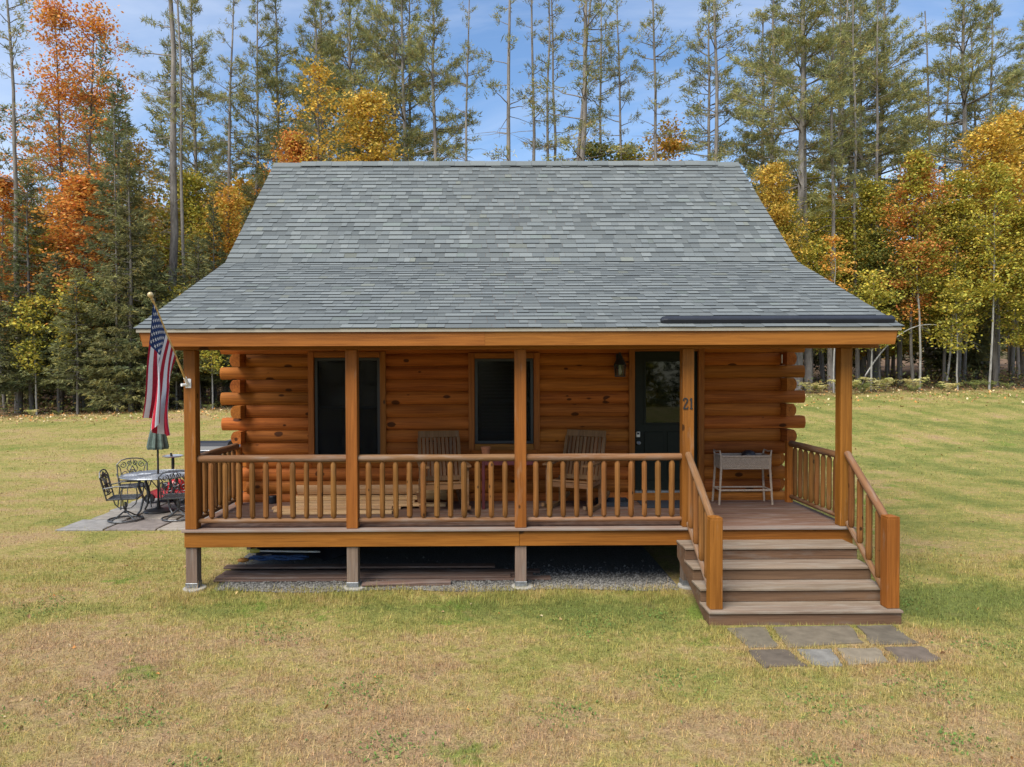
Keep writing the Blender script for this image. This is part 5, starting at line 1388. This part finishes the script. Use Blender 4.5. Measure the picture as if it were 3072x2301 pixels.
reg('d_ygreen', broadleaf(305, 12, .24, 2.8, .09, YGREEN, 162, 90, .14, .35), M_BARKD, M_LEAF, 12)
reg('d_ygreen2', broadleaf(306, 13, .24, 3.1, .10, YGREEN, 182, 90, .14, .35, stems=2), M_BARKD, M_LEAF, 13)
reg('d_green', broadleaf(307, 12, .26, 2.7, .09, GREENY, 148, 84, .14, .35), M_BARKD, M_LEAF, 12)
reg('d_mix', broadleaf(308, 13, .2, 3.0, .10, [YELLOW[0], ORANGE[1], YGREEN[1], YELLOW[4], YGREEN[0]], 162, 90, .14, .33), M_BARKD, M_LEAF, 13)
reg('d_birch', broadleaf(309, 13, .40, 1.5, .06, YGREEN, 81, 67, .14, .28, 1.3), M_BIRCH, M_LEAF, 13)
reg('d_sap', broadleaf(310, 6, .35, 1.5, .045, YGREEN, 54, 45, .14, .27), M_BIRCH, M_LEAF, 6)
reg('d_branch', broadleaf(311, 8.3, .66, 1.2, .05, [ORANGE[1], YELLOW[4], YELLOW[0], ORANGE[3], YGREEN[1]], 14, 45, .14, .23, .2), M_BIRCH, M_LEAF, 8.3)

def tree(kind, x, y, h, name, label, rz=0.0, group=None, sx=1.0, tilt=0.0):
    tm, cm, H, _ = TM[kind]; k = h/H
    cat = {'pine_tree': 'pine tree', 'spruce_tree': 'spruce tree', 'maple_tree': 'maple tree', 'birch_tree': 'birch tree', 'sapling': 'sapling'}[name]
    r = empty(name, T(x, y, gzf(x, y)-.06), label=label, cat=cat, group=group)
    M = T(x, y, gzf(x, y)-.06) @ RY(R(tilt)) @ RZ(R(rz)) @ Matrix.Diagonal((k*sx, k*sx, k, 1))
    put(bpy.data.objects.new('trunk', tm), M, r); put(bpy.data.objects.new('crown', cm), M, r)
    return r
PG = 'pines at the edge of the woods'
for a in [
    # left of the cabin
    ('p_mid2', -26.6, 31, 27, 'pine_tree', 'slim grey pine rising from the lawn edge at the far left', 10), ('p_bare', -18.7, 33, 31, 'pine_tree', 'thick bare pine trunk with long dead branches left of the roof', 200),
    ('p_thin2', -17.5, 32, 30, 'pine_tree', 'thin pale bare trunk just right of the thick bare pine', 40, None, .8), ('s_slim', -20.35, 29.6, 17, 'spruce_tree', 'left one of two slim bare-stemmed spruces near the flag', 0, None, .8),
    ('s_slim', -19.8, 29.8, 16, 'spruce_tree', 'right one of two slim bare-stemmed spruces near the flag', 120, None, .75),
    ('s_mid', -25.6, 30.5, 13.6, 'spruce_tree', 'dark spruce beside the slim pine at the far left', 0), ('s_tall', -20.9, 31, 18.6, 'spruce_tree', 'tallest dark spruce, pointed against the sky left of the roof', 30),
    ('s_yel', -19.3, 29, 14.4, 'spruce_tree', 'yellowish spruce in front of the tallest spruce', 60), ('s_mid', -17.0, 34.5, 12.6, 'spruce_tree', 'dark narrow spruce right of the thin pale trunk', 80, None, .85),
    ('s_mid', -15.4, 36, 12.2, 'spruce_tree', 'dark spruce just behind the left slope of the roof', 130), ('s_low2', -26.4, 29, 8.4, 'spruce_tree', 'low spruce at the left picture edge by the lawn', 20),
    ('s_low', -23.9, 30.2, 8.8, 'spruce_tree', 'low dark spruce under the orange maple', 70), ('s_low2', -21.9, 28.6, 7.6, 'spruce_tree', 'low yellow-green spruce in front of the orange maple', 110, None, 1.1),
    ('s_low', -18.1, 29.2, 8.6, 'spruce_tree', 'low dark spruce just left of the flag', 150, None, 1.1), ('s_low2', -15.9, 29.5, 9.2, 'spruce_tree', 'low spruce seen between flag and porch post', 190, None, 1.1),
    ('s_low', -14.0, 30.5, 8.4, 'spruce_tree', 'low dark spruce seen through the porch left of the log wall', 240, None, 1.1), ('s_low', -16.8, 31.5, 9.6, 'spruce_tree', 'dark low spruce behind the flag', 300, None, 1.2),
    ('d_orange', -25.0, 34, 25, 'maple_tree', 'tall orange and red maple at the left, reaching the sky', 0, None, 1.0), ('d_orange2', -27.8, 31.8, 13.5, 'maple_tree', 'orange maple cut off by the left picture edge', 50),
    ('d_orange2', -23.3, 32.0, 13.5, 'maple_tree', 'orange maple below the tall maple, left of the tallest spruce', 140, None, 1.35), ('d_ygreen', -19.7, 38, 15, 'maple_tree', 'yellow-green maple behind the thick bare pine', 90),
    ('d_mix', -17.2, 37.5, 14, 'maple_tree', 'mottled orange and green maple left of the roof slope', 200), ('d_orange2', -13.0, 38, 17.5, 'maple_tree', 'reddish orange maple at the left end of the ridge', 10, None, .8),
    ('d_yellow2', -10.7, 35, 21, 'maple_tree', 'sparse pale yellow tree above the left part of the ridge', 0), ('d_yellow', -7.6, 34.5, 18.6, 'maple_tree', 'dense golden yellow maple above the ridge', 70, None, .95),
    ('d_yellow2', -22.5, 37, 17, 'maple_tree', 'sparse yellow tree behind the tallest spruce', 70),
    # behind the ridge, from left to right
    ('p_mid1', -18.0, 39, 27, 'pine_tree', 'pine just left of the roof with tufts in its top', 0), ('p_full2', -16.9, 42, 29, 'pine_tree', 'pine with layered green boughs above the left roof slope', 50, None, .8),
    ('p_full2', -15.2, 43, 30, 'pine_tree', 'pine with layered boughs left of the ridge end', 160, None, .85), ('p_full1', -13.0, 46, 31, 'pine_tree', 'dense pine above the left ridge end', 20), ('p_full3', -10.9, 45, 30, 'pine_tree', 'dense broad pine behind the sparse yellow tree', 110),
    ('p_full1', -9.2, 48, 32, 'pine_tree', 'dense pine behind the golden maple, left one', 200), ('p_full2', -7.0, 43, 30, 'pine_tree', 'dense pine behind the golden maple, right one', 250), ('p_full3', -5.7, 41, 28, 'pine_tree', 'pine with dark trunk just right of the golden maple', 10, None, .95),
    ('p_mid2', -6.2, 45, 31, 'pine_tree', 'slender pine standing behind two dense pines right of the golden maple', 80), ('p_full1', -4.1, 38.5, 27, 'pine_tree', 'pine with long level boughs ending the dense group above the ridge', 300),
    ('p_mid1', -2.0, 36.5, 26.5, 'pine_tree', 'slim pine with boughs on the right, next to open sky', 30, None, .75), ('p_thin1', .53, 36, 31, 'pine_tree', 'thick pale pine trunk alone above the middle of the ridge', 60, None, 1.15), ('p_thin1', 2.6, 37, 30, 'pine_tree', 'first of three close slim pine trunks right of the middle', 130),
    ('p_thin2', 3.35, 40, 31, 'pine_tree', 'second of three close slim pine trunks right of the middle', 200), ('p_thin2', 4.0, 40, 31, 'pine_tree', 'third of three close slim pine trunks right of the middle', 280), ('p_slant', 4.2, 38, 30, 'pine_tree', 'leaning pine trunk just left of the thick dark pine', 0),
    ('p_mid2', 5.6, 35, 30, 'pine_tree', 'thick dark pine trunk above the right half of the ridge', 90, None, 1.4), ('p_mid1', 9.0, 40, 28, 'pine_tree', 'slim tufted pine right of the thick dark pine', 140, None, .8), ('p_mid1', 10.9, 38, 29, 'pine_tree', 'tufted pine above the orange bushes over the ridge', 220, None, .85),
    ('p_mid2', 13.4, 34, 27.5, 'pine_tree', 'strong grey pine near the right end of the ridge', 20, None, 1.15), ('d_green', 7.0, 42, 17.5, 'maple_tree', 'green leafy tree peeking over the ridge by the dark pine', 0, None, 1.1), ('d_mix', 12.0, 40, 18, 'maple_tree', 'orange and yellow maple peeking over the right part of the ridge', 60),
    ('d_ygreen', 9.6, 42, 17, 'maple_tree', 'yellow-green tree peeking over the ridge left of the orange one', 150),
    # right of the cabin
    ('p_fork', 16.7, 30.5, 25, 'pine_tree', 'stout pine at the right roof slope with foliage to its left', 0), ('p_full2', 17.6, 31, 26, 'pine_tree', 'stout pine directly right of the roof slope', 100), ('p_mid1', 21.5, 36, 26, 'pine_tree', 'left one of twin tall pines right of the roof', 0),
    ('p_full1', 22.3, 36.5, 26, 'pine_tree', 'right one of twin tall pines right of the roof', 60), ('p_full3', 24.5, 41, 27.5, 'pine_tree', 'full green pine behind the twin pines', 120), ('p_full2', 25.5, 40, 26.5, 'pine_tree', 'full pine with brownish needles right of the twin pines', 180),
    ('p_mid1', 24.2, 36, 24, 'pine_tree', 'slim dark pine trunk in front of the full pines at right', 240), ('p_mid2', 31.2, 42, 26, 'pine_tree', 'slim pine left of the big pine at right', 0), ('p_mid2', 33.6, 44, 25, 'pine_tree', 'distant slim pine behind the big pine at right', 90), ('p_full3', 30.6, 38, 26.5, 'pine_tree', 'big broad-topped pine alone against the sky at right', 70),
    ('p_mid1', 35.0, 42, 25, 'pine_tree', 'pine right of the big broad-topped pine', 150), ('p_full2', 38.0, 42, 25, 'pine_tree', 'pine at the right picture edge', 20), ('p_full1', 20.2, 44, 27, 'pine_tree', 'full pine between the stout pines and the twin pines', 33),
    ('p_full1', 19.0, 39, 27, 'pine_tree', 'full pine behind the stout pines by the roof slope', 75), ('p_full3', 28.0, 43, 28, 'pine_tree', 'full pine left of the big broad-topped pine', 190), ('p_full2', 34.0, 40, 25.5, 'pine_tree', 'full pine just right of the big broad-topped pine', 15), ('p_full1', 40.5, 45, 27, 'pine_tree', 'full pine cut by the right picture edge', 260),
    ('p_full3', -20.8, 42, 28, 'pine_tree', 'full pine behind the thick bare pine', 40, None, .8), ('p_full2', -11.9, 41, 28, 'pine_tree', 'dense pine just behind the reddish maple at the ridge end', 140), ('p_mid1', 7.4, 41, 29, 'pine_tree', 'slim pine behind and right of the thick dark pine', 70, None, .8), ('p_full2', 15.5, 42, 27, 'pine_tree', 'full pine above the right end of the ridge', 222),
    ('d_yellow', 14.6, 28.5, 12.2, 'maple_tree', 'golden orange maple touching the right roof slope', 30, None, .8), ('d_ygreen', 15.6, 29.5, 10.5, 'maple_tree', 'yellow-green tree low behind the right roof slope', 0), ('d_ygreen2', 19.4, 33, 13, 'maple_tree', 'yellow-green tree under the twin pines', 80),
    ('d_ygreen', 21.8, 32.5, 12, 'maple_tree', 'olive leafy tree left of the orange maple at right', 160), ('d_orange2', 23.0, 29.9, 12.6, 'maple_tree', 'bright orange maple right of the cabin', 20, None, .95), ('d_yellow', 27.8, 30.5, 14.6, 'maple_tree', 'large yellow maple at the right picture edge', 0, None, 1.15),
    ('d_ygreen2', 25.6, 31.5, 11.5, 'maple_tree', 'yellow-green tree between the orange and the large yellow maple', 210), ('d_yellow', 30.5, 33, 16, 'maple_tree', 'tall golden tree behind the large yellow maple', 120), ('d_ygreen', 28.2, 28.8, 9.5, 'maple_tree', 'leafy yellow-green tree low at the right picture edge', 300),
    ('d_green', 21.4, 30.8, 9.0, 'maple_tree', 'dark green leafy tree behind the white birch', 40), ('d_ygreen', 18.0, 31.5, 10, 'maple_tree', 'leafy tree right above the right end of the porch roof', 260), ('d_birch', 22.9, 29.4, 13, 'birch_tree', 'slender white birch trunk in front of the woods at right', 0),
    ('d_birch', 26.2, 28.6, 12, 'birch_tree', 'slender pale birch near the right picture edge', 90), ('d_birch', 24.9, 30.2, 12, 'birch_tree', 'slender leaning birch between the two pale birches', 40, None, 1, 4), ('d_birch', 27.6, 28.0, 10, 'birch_tree', 'thin birch stem nearest the right picture edge', 200),
    ('d_branch', 17.7, 28.3, 8.3, 'sapling', 'thin sapling with an orange spray right above the porch roof', 0), ('d_sap', 19.9, 28.6, 6.5, 'sapling', 'leafy sapling among the ferns right of the porch post', 70), ('d_sap', 24.3, 28.4, 6, 'sapling', 'small leafy sapling at the lawn edge far right', 160),
]:
    kind, x, y, h, nm, lab, rz = a[:7]
    tree(kind, x, y, h, nm, lab, rz, {'pine_tree': PG, 'spruce_tree': 'spruces at the edge of the woods', 'maple_tree': 'autumn trees at the edge of the woods', 'birch_tree': 'birches at right', 'sapling': 'saplings at right'}[nm], a[8] if len(a) > 8 else 1.0, a[9] if len(a) > 9 else 0.0)

# slim stems standing at the right-hand wood edge, seen under the porch roof
for kind, x, y, h, sx, lab, nm in [('s_slim', 13.6, 30, 12, 1.2, 'grey trunk seen under the porch roof, next to the log corner', 'spruce_tree'), ('s_slim', 14.8, 29.5, 12.5, 1.4, 'thick grey trunk seen between log corner and porch post', 'spruce_tree'), ('s_slim', 15.2, 31, 12, 1.1, 'second grey trunk between log corner and porch post', 'spruce_tree'),
                                   ('p_mid2', 18.6, 30.5, 24, .9, 'grey pine trunk just right of the corner porch post', 'pine_tree'), ('p_thin2', 20.9, 32, 25, .9, 'dark thin pine trunk above the ferns', 'pine_tree')]:
    tree(kind, x, y, h, nm, lab, x*50, PG if nm == 'pine_tree' else 'spruces at the edge of the woods', sx)
for kind, x, y, h, lab in [('d_sap', -24.6, 29.4, 6.5, 'small yellow-green sapling among the spruces at far left'), ('d_sap', -22.7, 29.9, 7.5, 'leafy sapling between the low spruces left of the pair of slim trunks'), ('d_sap', -17.3, 29.9, 6.8, 'leafy sapling among the spruces just left of the flag'), ('d_sap', -15.0, 28.9, 5.5, 'small leafy sapling seen between the flag and the log corner')]:
    tree(kind, x, y, h, 'sapling', lab, x*77, 'saplings at left')

# the arched sapling
t = Tree(77); k = np.linspace(0, 1, 16); x = 19.2+6.2*k; z = gzf(19.2, 28.6)+3.6*np.sin(np.pi*np.minimum(k*.80, 1))**.75-.05; ap = np.column_stack([x, 28.6+.3*np.sin(k*3), z]); t.tube(ap, np.linspace(.045, .008, 16), 6)
for _ in range(16):
    i = t.rg.integers(8, 16); d = np.array([t.rg.uniform(.2, 1), t.rg.normal(0, .4), -t.rg.uniform(.1, .8)]); q = ap[i]+d*np.linspace(0, 1, 3)[:, None]*t.rg.uniform(.4, 1.0); t.tube(q, [.010, .006, .003], 3)
put(bpy.data.objects.new('sapling', fast_mesh('sapling', np.concatenate(t.tv), np.concatenate(t.tf), M_BIRCH, smooth=True)), label='bare sapling bent over in an arch above the ferns', cat='sapling')

# ferns along the right-hand lawn edge
def fern(seed, pal):
    t = Tree(seed); rg = t.rg
    for _ in range(13):
        a = rg.uniform(0, 6.28); ln = rg.uniform(.55, .95); k = np.linspace(0, 1, 9); q = np.column_stack([np.cos(a)*k*ln*.75, np.sin(a)*k*ln*.75, ln*1.45*(1.05*k-.70*k**2.2)]); t.tube(q, np.linspace(.006, .002, 9), 3)
        lat = np.array([-np.sin(a), np.cos(a), 0]); col = mixcol(rg, 1, pal, np.ones(len(pal)), .15)
        for j in range(1, 9):
            for s in (-1, 1):
                w_ = .20*np.sin(np.pi*(.15+.8*k[j]))*ln; m = 3
                c = np.repeat(q[j:j+1], m, 0)+lat*s*np.linspace(0, .66, m)[:, None]*w_; d = unit(np.repeat((lat*s+np.array([np.cos(a), np.sin(a), 0])*.4)[None], m, 0)+rg.normal(0, .2, (m, 3)))
                t.tris(c, d, np.full(m, w_*.5), np.full(m, .05), np.repeat(col, m, 0))
    return t.meshes('fern', M_BARKD, M_LEAF)
FERN_Y = [(.60, .54, .20), (.54, .44, .17), (.44, .44, .13), (.66, .60, .28)]; FERN_G = [(.12, .17, .045), (.18, .21, .06), (.24, .25, .07)]
fv = [fern(501, FERN_Y), fern(502, FERN_Y), fern(503, FERN_G)]
rg = random.Random(17); k = 0
def fern_at(x, y, v, s, lab, grp):
    r_ = empty('fern', T(x, y, gzf(x, y)), label=lab, cat='fern', group=grp); M = T(x, y, gzf(x, y)-.02) @ RZ(rg.uniform(0, 6.28)) @ Matrix.Scale(s, 4)
    put(bpy.data.objects.new('stem', fv[v][0]), M, r_); put(bpy.data.objects.new('frond', fv[v][1]), M, r_, kind='stuff')
ORD = ['first', 'second', 'third', 'fourth', 'fifth', 'sixth', 'seventh', 'eighth', 'ninth', 'tenth', 'eleventh', 'last']
for i in range(12): fern_at(16.6+.58*i+rg.uniform(-.25, .25), 27.9+rg.uniform(-.7, 1.0), [0, 1, 1, 0, 2, 1, 0, 1, 2, 0, 1, 0][i], [1.2, .8, 1.35, .7, 1.0, 1.4, .6, 1.1, .75, 1.3, .65, .95][i], ORD[i]+' from the left in the row of pale yellow ferns right of the porch', 'yellow ferns along the lawn edge')
for i in range(6): fern_at(23.6+.9*i+rg.uniform(-.2, .2), 28.0+rg.uniform(-.6, .9), 2, rg.uniform(.6, 1.0), ORD[i]+' from the left of the green ferns at the lawn edge far right', 'green ferns at the lawn edge')
for i in range(7): fern_at(-24.5+1.6*i+rg.uniform(-.3, .3), 28.6+rg.uniform(-.6, .9), [1, 2, 2, 1, 2, 1, 2][i], rg.uniform(.5, .9), ORD[i]+' from the left of the small ferns under the spruces left of the cabin', 'ferns under the spruces at left')

# the deep wood behind, one mass
def far_wood():
    rg = np.random.default_rng(55); CV, CC, TV, TF = [], [], [], []; nt = 0
    low = {}
    for kind, keep, grow in (('p_full1', 5, 2.1), ('p_full2', 5, 2.1), ('s_mid', 6, 2.2), ('s_yel', 6, 2.2), ('d_ygreen', 6, 2.1), ('d_ygreen2', 6, 2.1), ('d_mix', 6, 2.1), ('d_green', 6, 2.1), ('d_orange2', 6, 2.1), ('d_yellow', 6, 2.1)):
        V, F, C = TM[kind][3].arrays(); f = F[rg.permutation(len(F))[:len(F)//keep]]; P = V[f]; c = P.mean(1, keepdims=True); P = c+(P-c)*grow; K = C[f]
        if P.shape[1] == 4: P = P[:, [0, 1, 2, 0, 2, 3]].reshape(-1, 3, 3); K = K[:, [0, 1, 2, 0, 2, 3]].reshape(-1, 3, 3)
        low[kind] = (P, K, TM[kind][2])
    spots = []
    for _ in range(150):      # understorey just inside the edge
        x = rg.uniform(-46, 50); y = rg.uniform(35, 50)+(2 if -14 < x < 12 else 0); spots.append((x, y, rg.uniform(7, 12.5), rg.choice(['s_mid', 's_yel', 'd_ygreen', 'd_green', 'd_mix', 's_mid', 'd_ygreen2'], p=[.22, .16, .2, .16, .1, .08, .08])))
    for _ in range(70):       # taller ones deeper in
        x = rg.uniform(-62, 64); y = rg.uniform(50, 80); h = rg.uniform(12, 19) if x < -6 else rg.uniform(11, 15.5)
        spots.append((x, y, h, rg.choice(['d_orange2', 'd_yellow', 's_mid', 'd_mix', 'd_ygreen', 'p_full1'], p=[.2, .2, .2, .15, .15, .1])))
    for _ in range(16):
        x = rg.uniform(-48, -10); spots.append((x, rg.uniform(50, 62), rg.uniform(22, 30), rg.choice(['p_full1', 'p_full2'])))
    for _ in range(12):
        x = rg.uniform(22, 60); spots.append((x, rg.uniform(50, 62), rg.uniform(19, 25), rg.choice(['p_full1', 'p_full2'])))
    for x, y, h, kind in spots:
        P, K, H = low[kind]; s = h/H; a = rg.uniform(0, 6.28); c, sn = np.cos(a), np.sin(a); z0 = gzf(x, y)
        Q = P*s*np.array([1.15, 1.15, 1]); Q = np.stack([Q[..., 0]*c-Q[..., 1]*sn+x, Q[..., 0]*sn+Q[..., 1]*c+y, Q[..., 2]+z0], -1)
        CV.append(Q.reshape(-1, 3)); CC.append(K.reshape(-1, 3)*rg.uniform(.75, 1.1))
    trk = Tree(66)
    for _ in range(130):      # trunks standing in the shade
        x = rg.uniform(-40, 46); y = rg.uniform(32.5, 60); h = rg.uniform(7, 11); r = rg.uniform(.05, .17); z0 = gzf(x, y)-.05
        trk.tube(np.array([[x, y, z0], [x+rg.normal(0, .15), y, z0+h*.5], [x+rg.normal(0, .3), y, z0+h]]), [r, r*.7, r*.12], 6)
    V = np.concatenate(CV); o = empty('far_wood', T(0, 45, 1), label='dense shaded wood of mixed autumn trees behind the first row', kind='stuff')
    put(bpy.data.objects.new('crowns', fast_mesh('crowns', V, np.arange(len(V)).reshape(-1, 3), M_LEAF, np.concatenate(CC))), None, o, kind='stuff')
    put(bpy.data.objects.new('trunks', fast_mesh('trunks', np.concatenate(trk.tv), np.concatenate(trk.tf), M_BARK, smooth=True)), None, o, kind='stuff')
    # forest floor brush
    n = 16000; x = rg.uniform(-34, 36, n); y = 29.2+np.abs(rg.normal(0, 3.2, n)); h = np.abs(rg.normal(0, .45, n)); c = np.column_stack([x, y, gz(x, y)+h])
    t = Tree(67); t.leaves(c, rg.uniform(.07, .16, n), mixcol(rg, n, GREENY+[(.20, .12, .06), (.12, .08, .045)], [.2, .1, .2, .08, .08, .17, .17], .2)); V, F, C = t.arrays()
    put(bpy.data.objects.new('brush', fast_mesh('brush', V, F, M_LEAF, C)), label='low brush and seedlings on the floor of the wood', kind='stuff')
far_wood()
def wood_behind():
    """the woods on the near side of the clearing, mirrored in the door glass"""
    rg = np.random.default_rng(58); CV, CC = [], []
    for kind in ('p_full1', 's_mid', 'd_ygreen', 'd_green', 'd_mix'):
        V, F, C = TM[kind][3].arrays(); f = F[rg.permutation(len(F))[:len(F)//9]]; P = V[f]; c = P.mean(1, keepdims=True); P = c+(P-c)*2.8; K = C[f]
        if P.shape[1] == 4: P = P[:, [0, 1, 2, 0, 2, 3]].reshape(-1, 3, 3); K = K[:, [0, 1, 2, 0, 2, 3]].reshape(-1, 3, 3)
        for _ in range(14):
            x = rg.uniform(-60, 60); y = rg.uniform(-58, -40); s = rg.uniform(10, 15)/TM[kind][2]*(1.4 if kind == 'p_full1' else 1)
            CV.append((P*s*np.array([1.2, 1.2, 1])+np.array([x, y, -2.8*s*3])).reshape(-1, 3)); CC.append(K.reshape(-1, 3))
    V = np.concatenate(CV); put(bpy.data.objects.new('near_wood', fast_mesh('near_wood', V, np.arange(len(V)).reshape(-1, 3), M_LEAF, np.concatenate(CC))), label='woods on the near side of the clearing, behind the viewer', kind='stuff')
wood_behind()

# a wooded hill beyond, seen at the left
def hill():
    xs = np.linspace(-230, 200, 60); ys = np.linspace(120, 330, 26); X, Y = np.meshgrid(xs, ys)
    def hz(X, Y): return 4+np.clip((Y-120)/110, 0, 1)**1.1*(30+26*np.exp(-((X+105)/70)**2)+4*np.sin(X*.06))+2*np.sin(X*.11+Y*.07)
    Z = hz(X, Y); ii = np.arange(X.size).reshape(X.shape); F = np.stack([ii[:-1, :-1].ravel(), ii[:-1, 1:].ravel(), ii[1:, 1:].ravel(), ii[1:, :-1].ravel()], 1)
    put(bpy.data.objects.new('hill', fast_mesh('hill', np.stack([X.ravel(), Y.ravel(), Z.ravel()], 1), F, plain('hill_floor', (.10, .075, .035), .95, var=.5, nscale=.3), smooth=True)), kind='structure', label='wooded hill beyond the trees at left')
    rg = np.random.default_rng(91); n = 34000; x = rg.uniform(-225, 150, n); y = rg.uniform(122, 325, n); tree_id = np.floor(x/5)*131+np.floor(y/5)*17
    pal = np.array([(.34, .13, .03), (.40, .22, .04), (.16, .17, .04), (.07, .09, .035), (.28, .22, .05), (.10, .12, .04)]); col = pal[(np.abs(np.sin(tree_id)*1e4) % 6).astype(int)]*rg.uniform(.7, 1.2, (n, 1))
    c = np.column_stack([x+rg.normal(0, 1, n), y, hz(x, y)+np.abs(rg.normal(0, 3.2, n))]); t = Tree(92); t.leaves(c, rg.uniform(1.0, 2.2, n), col); V, F, C = t.arrays()
    put(bpy.data.objects.new('hill_forest', fast_mesh('hill_forest', V, F, M_LEAF, C)), label='far autumn forest covering the hill', kind='stuff')
hill()
# one curled dry leaf near the camera
MB().add([(-.04, 0, .006), (-.015, -.018, .02), (.03, -.012, .028), (.055, .004, .012), (.02, .016, .022), (-.018, .014, .018)], [(0, 1, 5), (1, 2, 4, 5), (2, 3, 4)]).build('leaf', plain('pale_leaf', (.48, .36, .22), .8), T(-1.62, -4.05, .012) @ RZ(R(20)) @ Matrix.Scale(1.2, 4), label='single curled pale leaf on the grass at the bottom of the picture', cat='leaf')
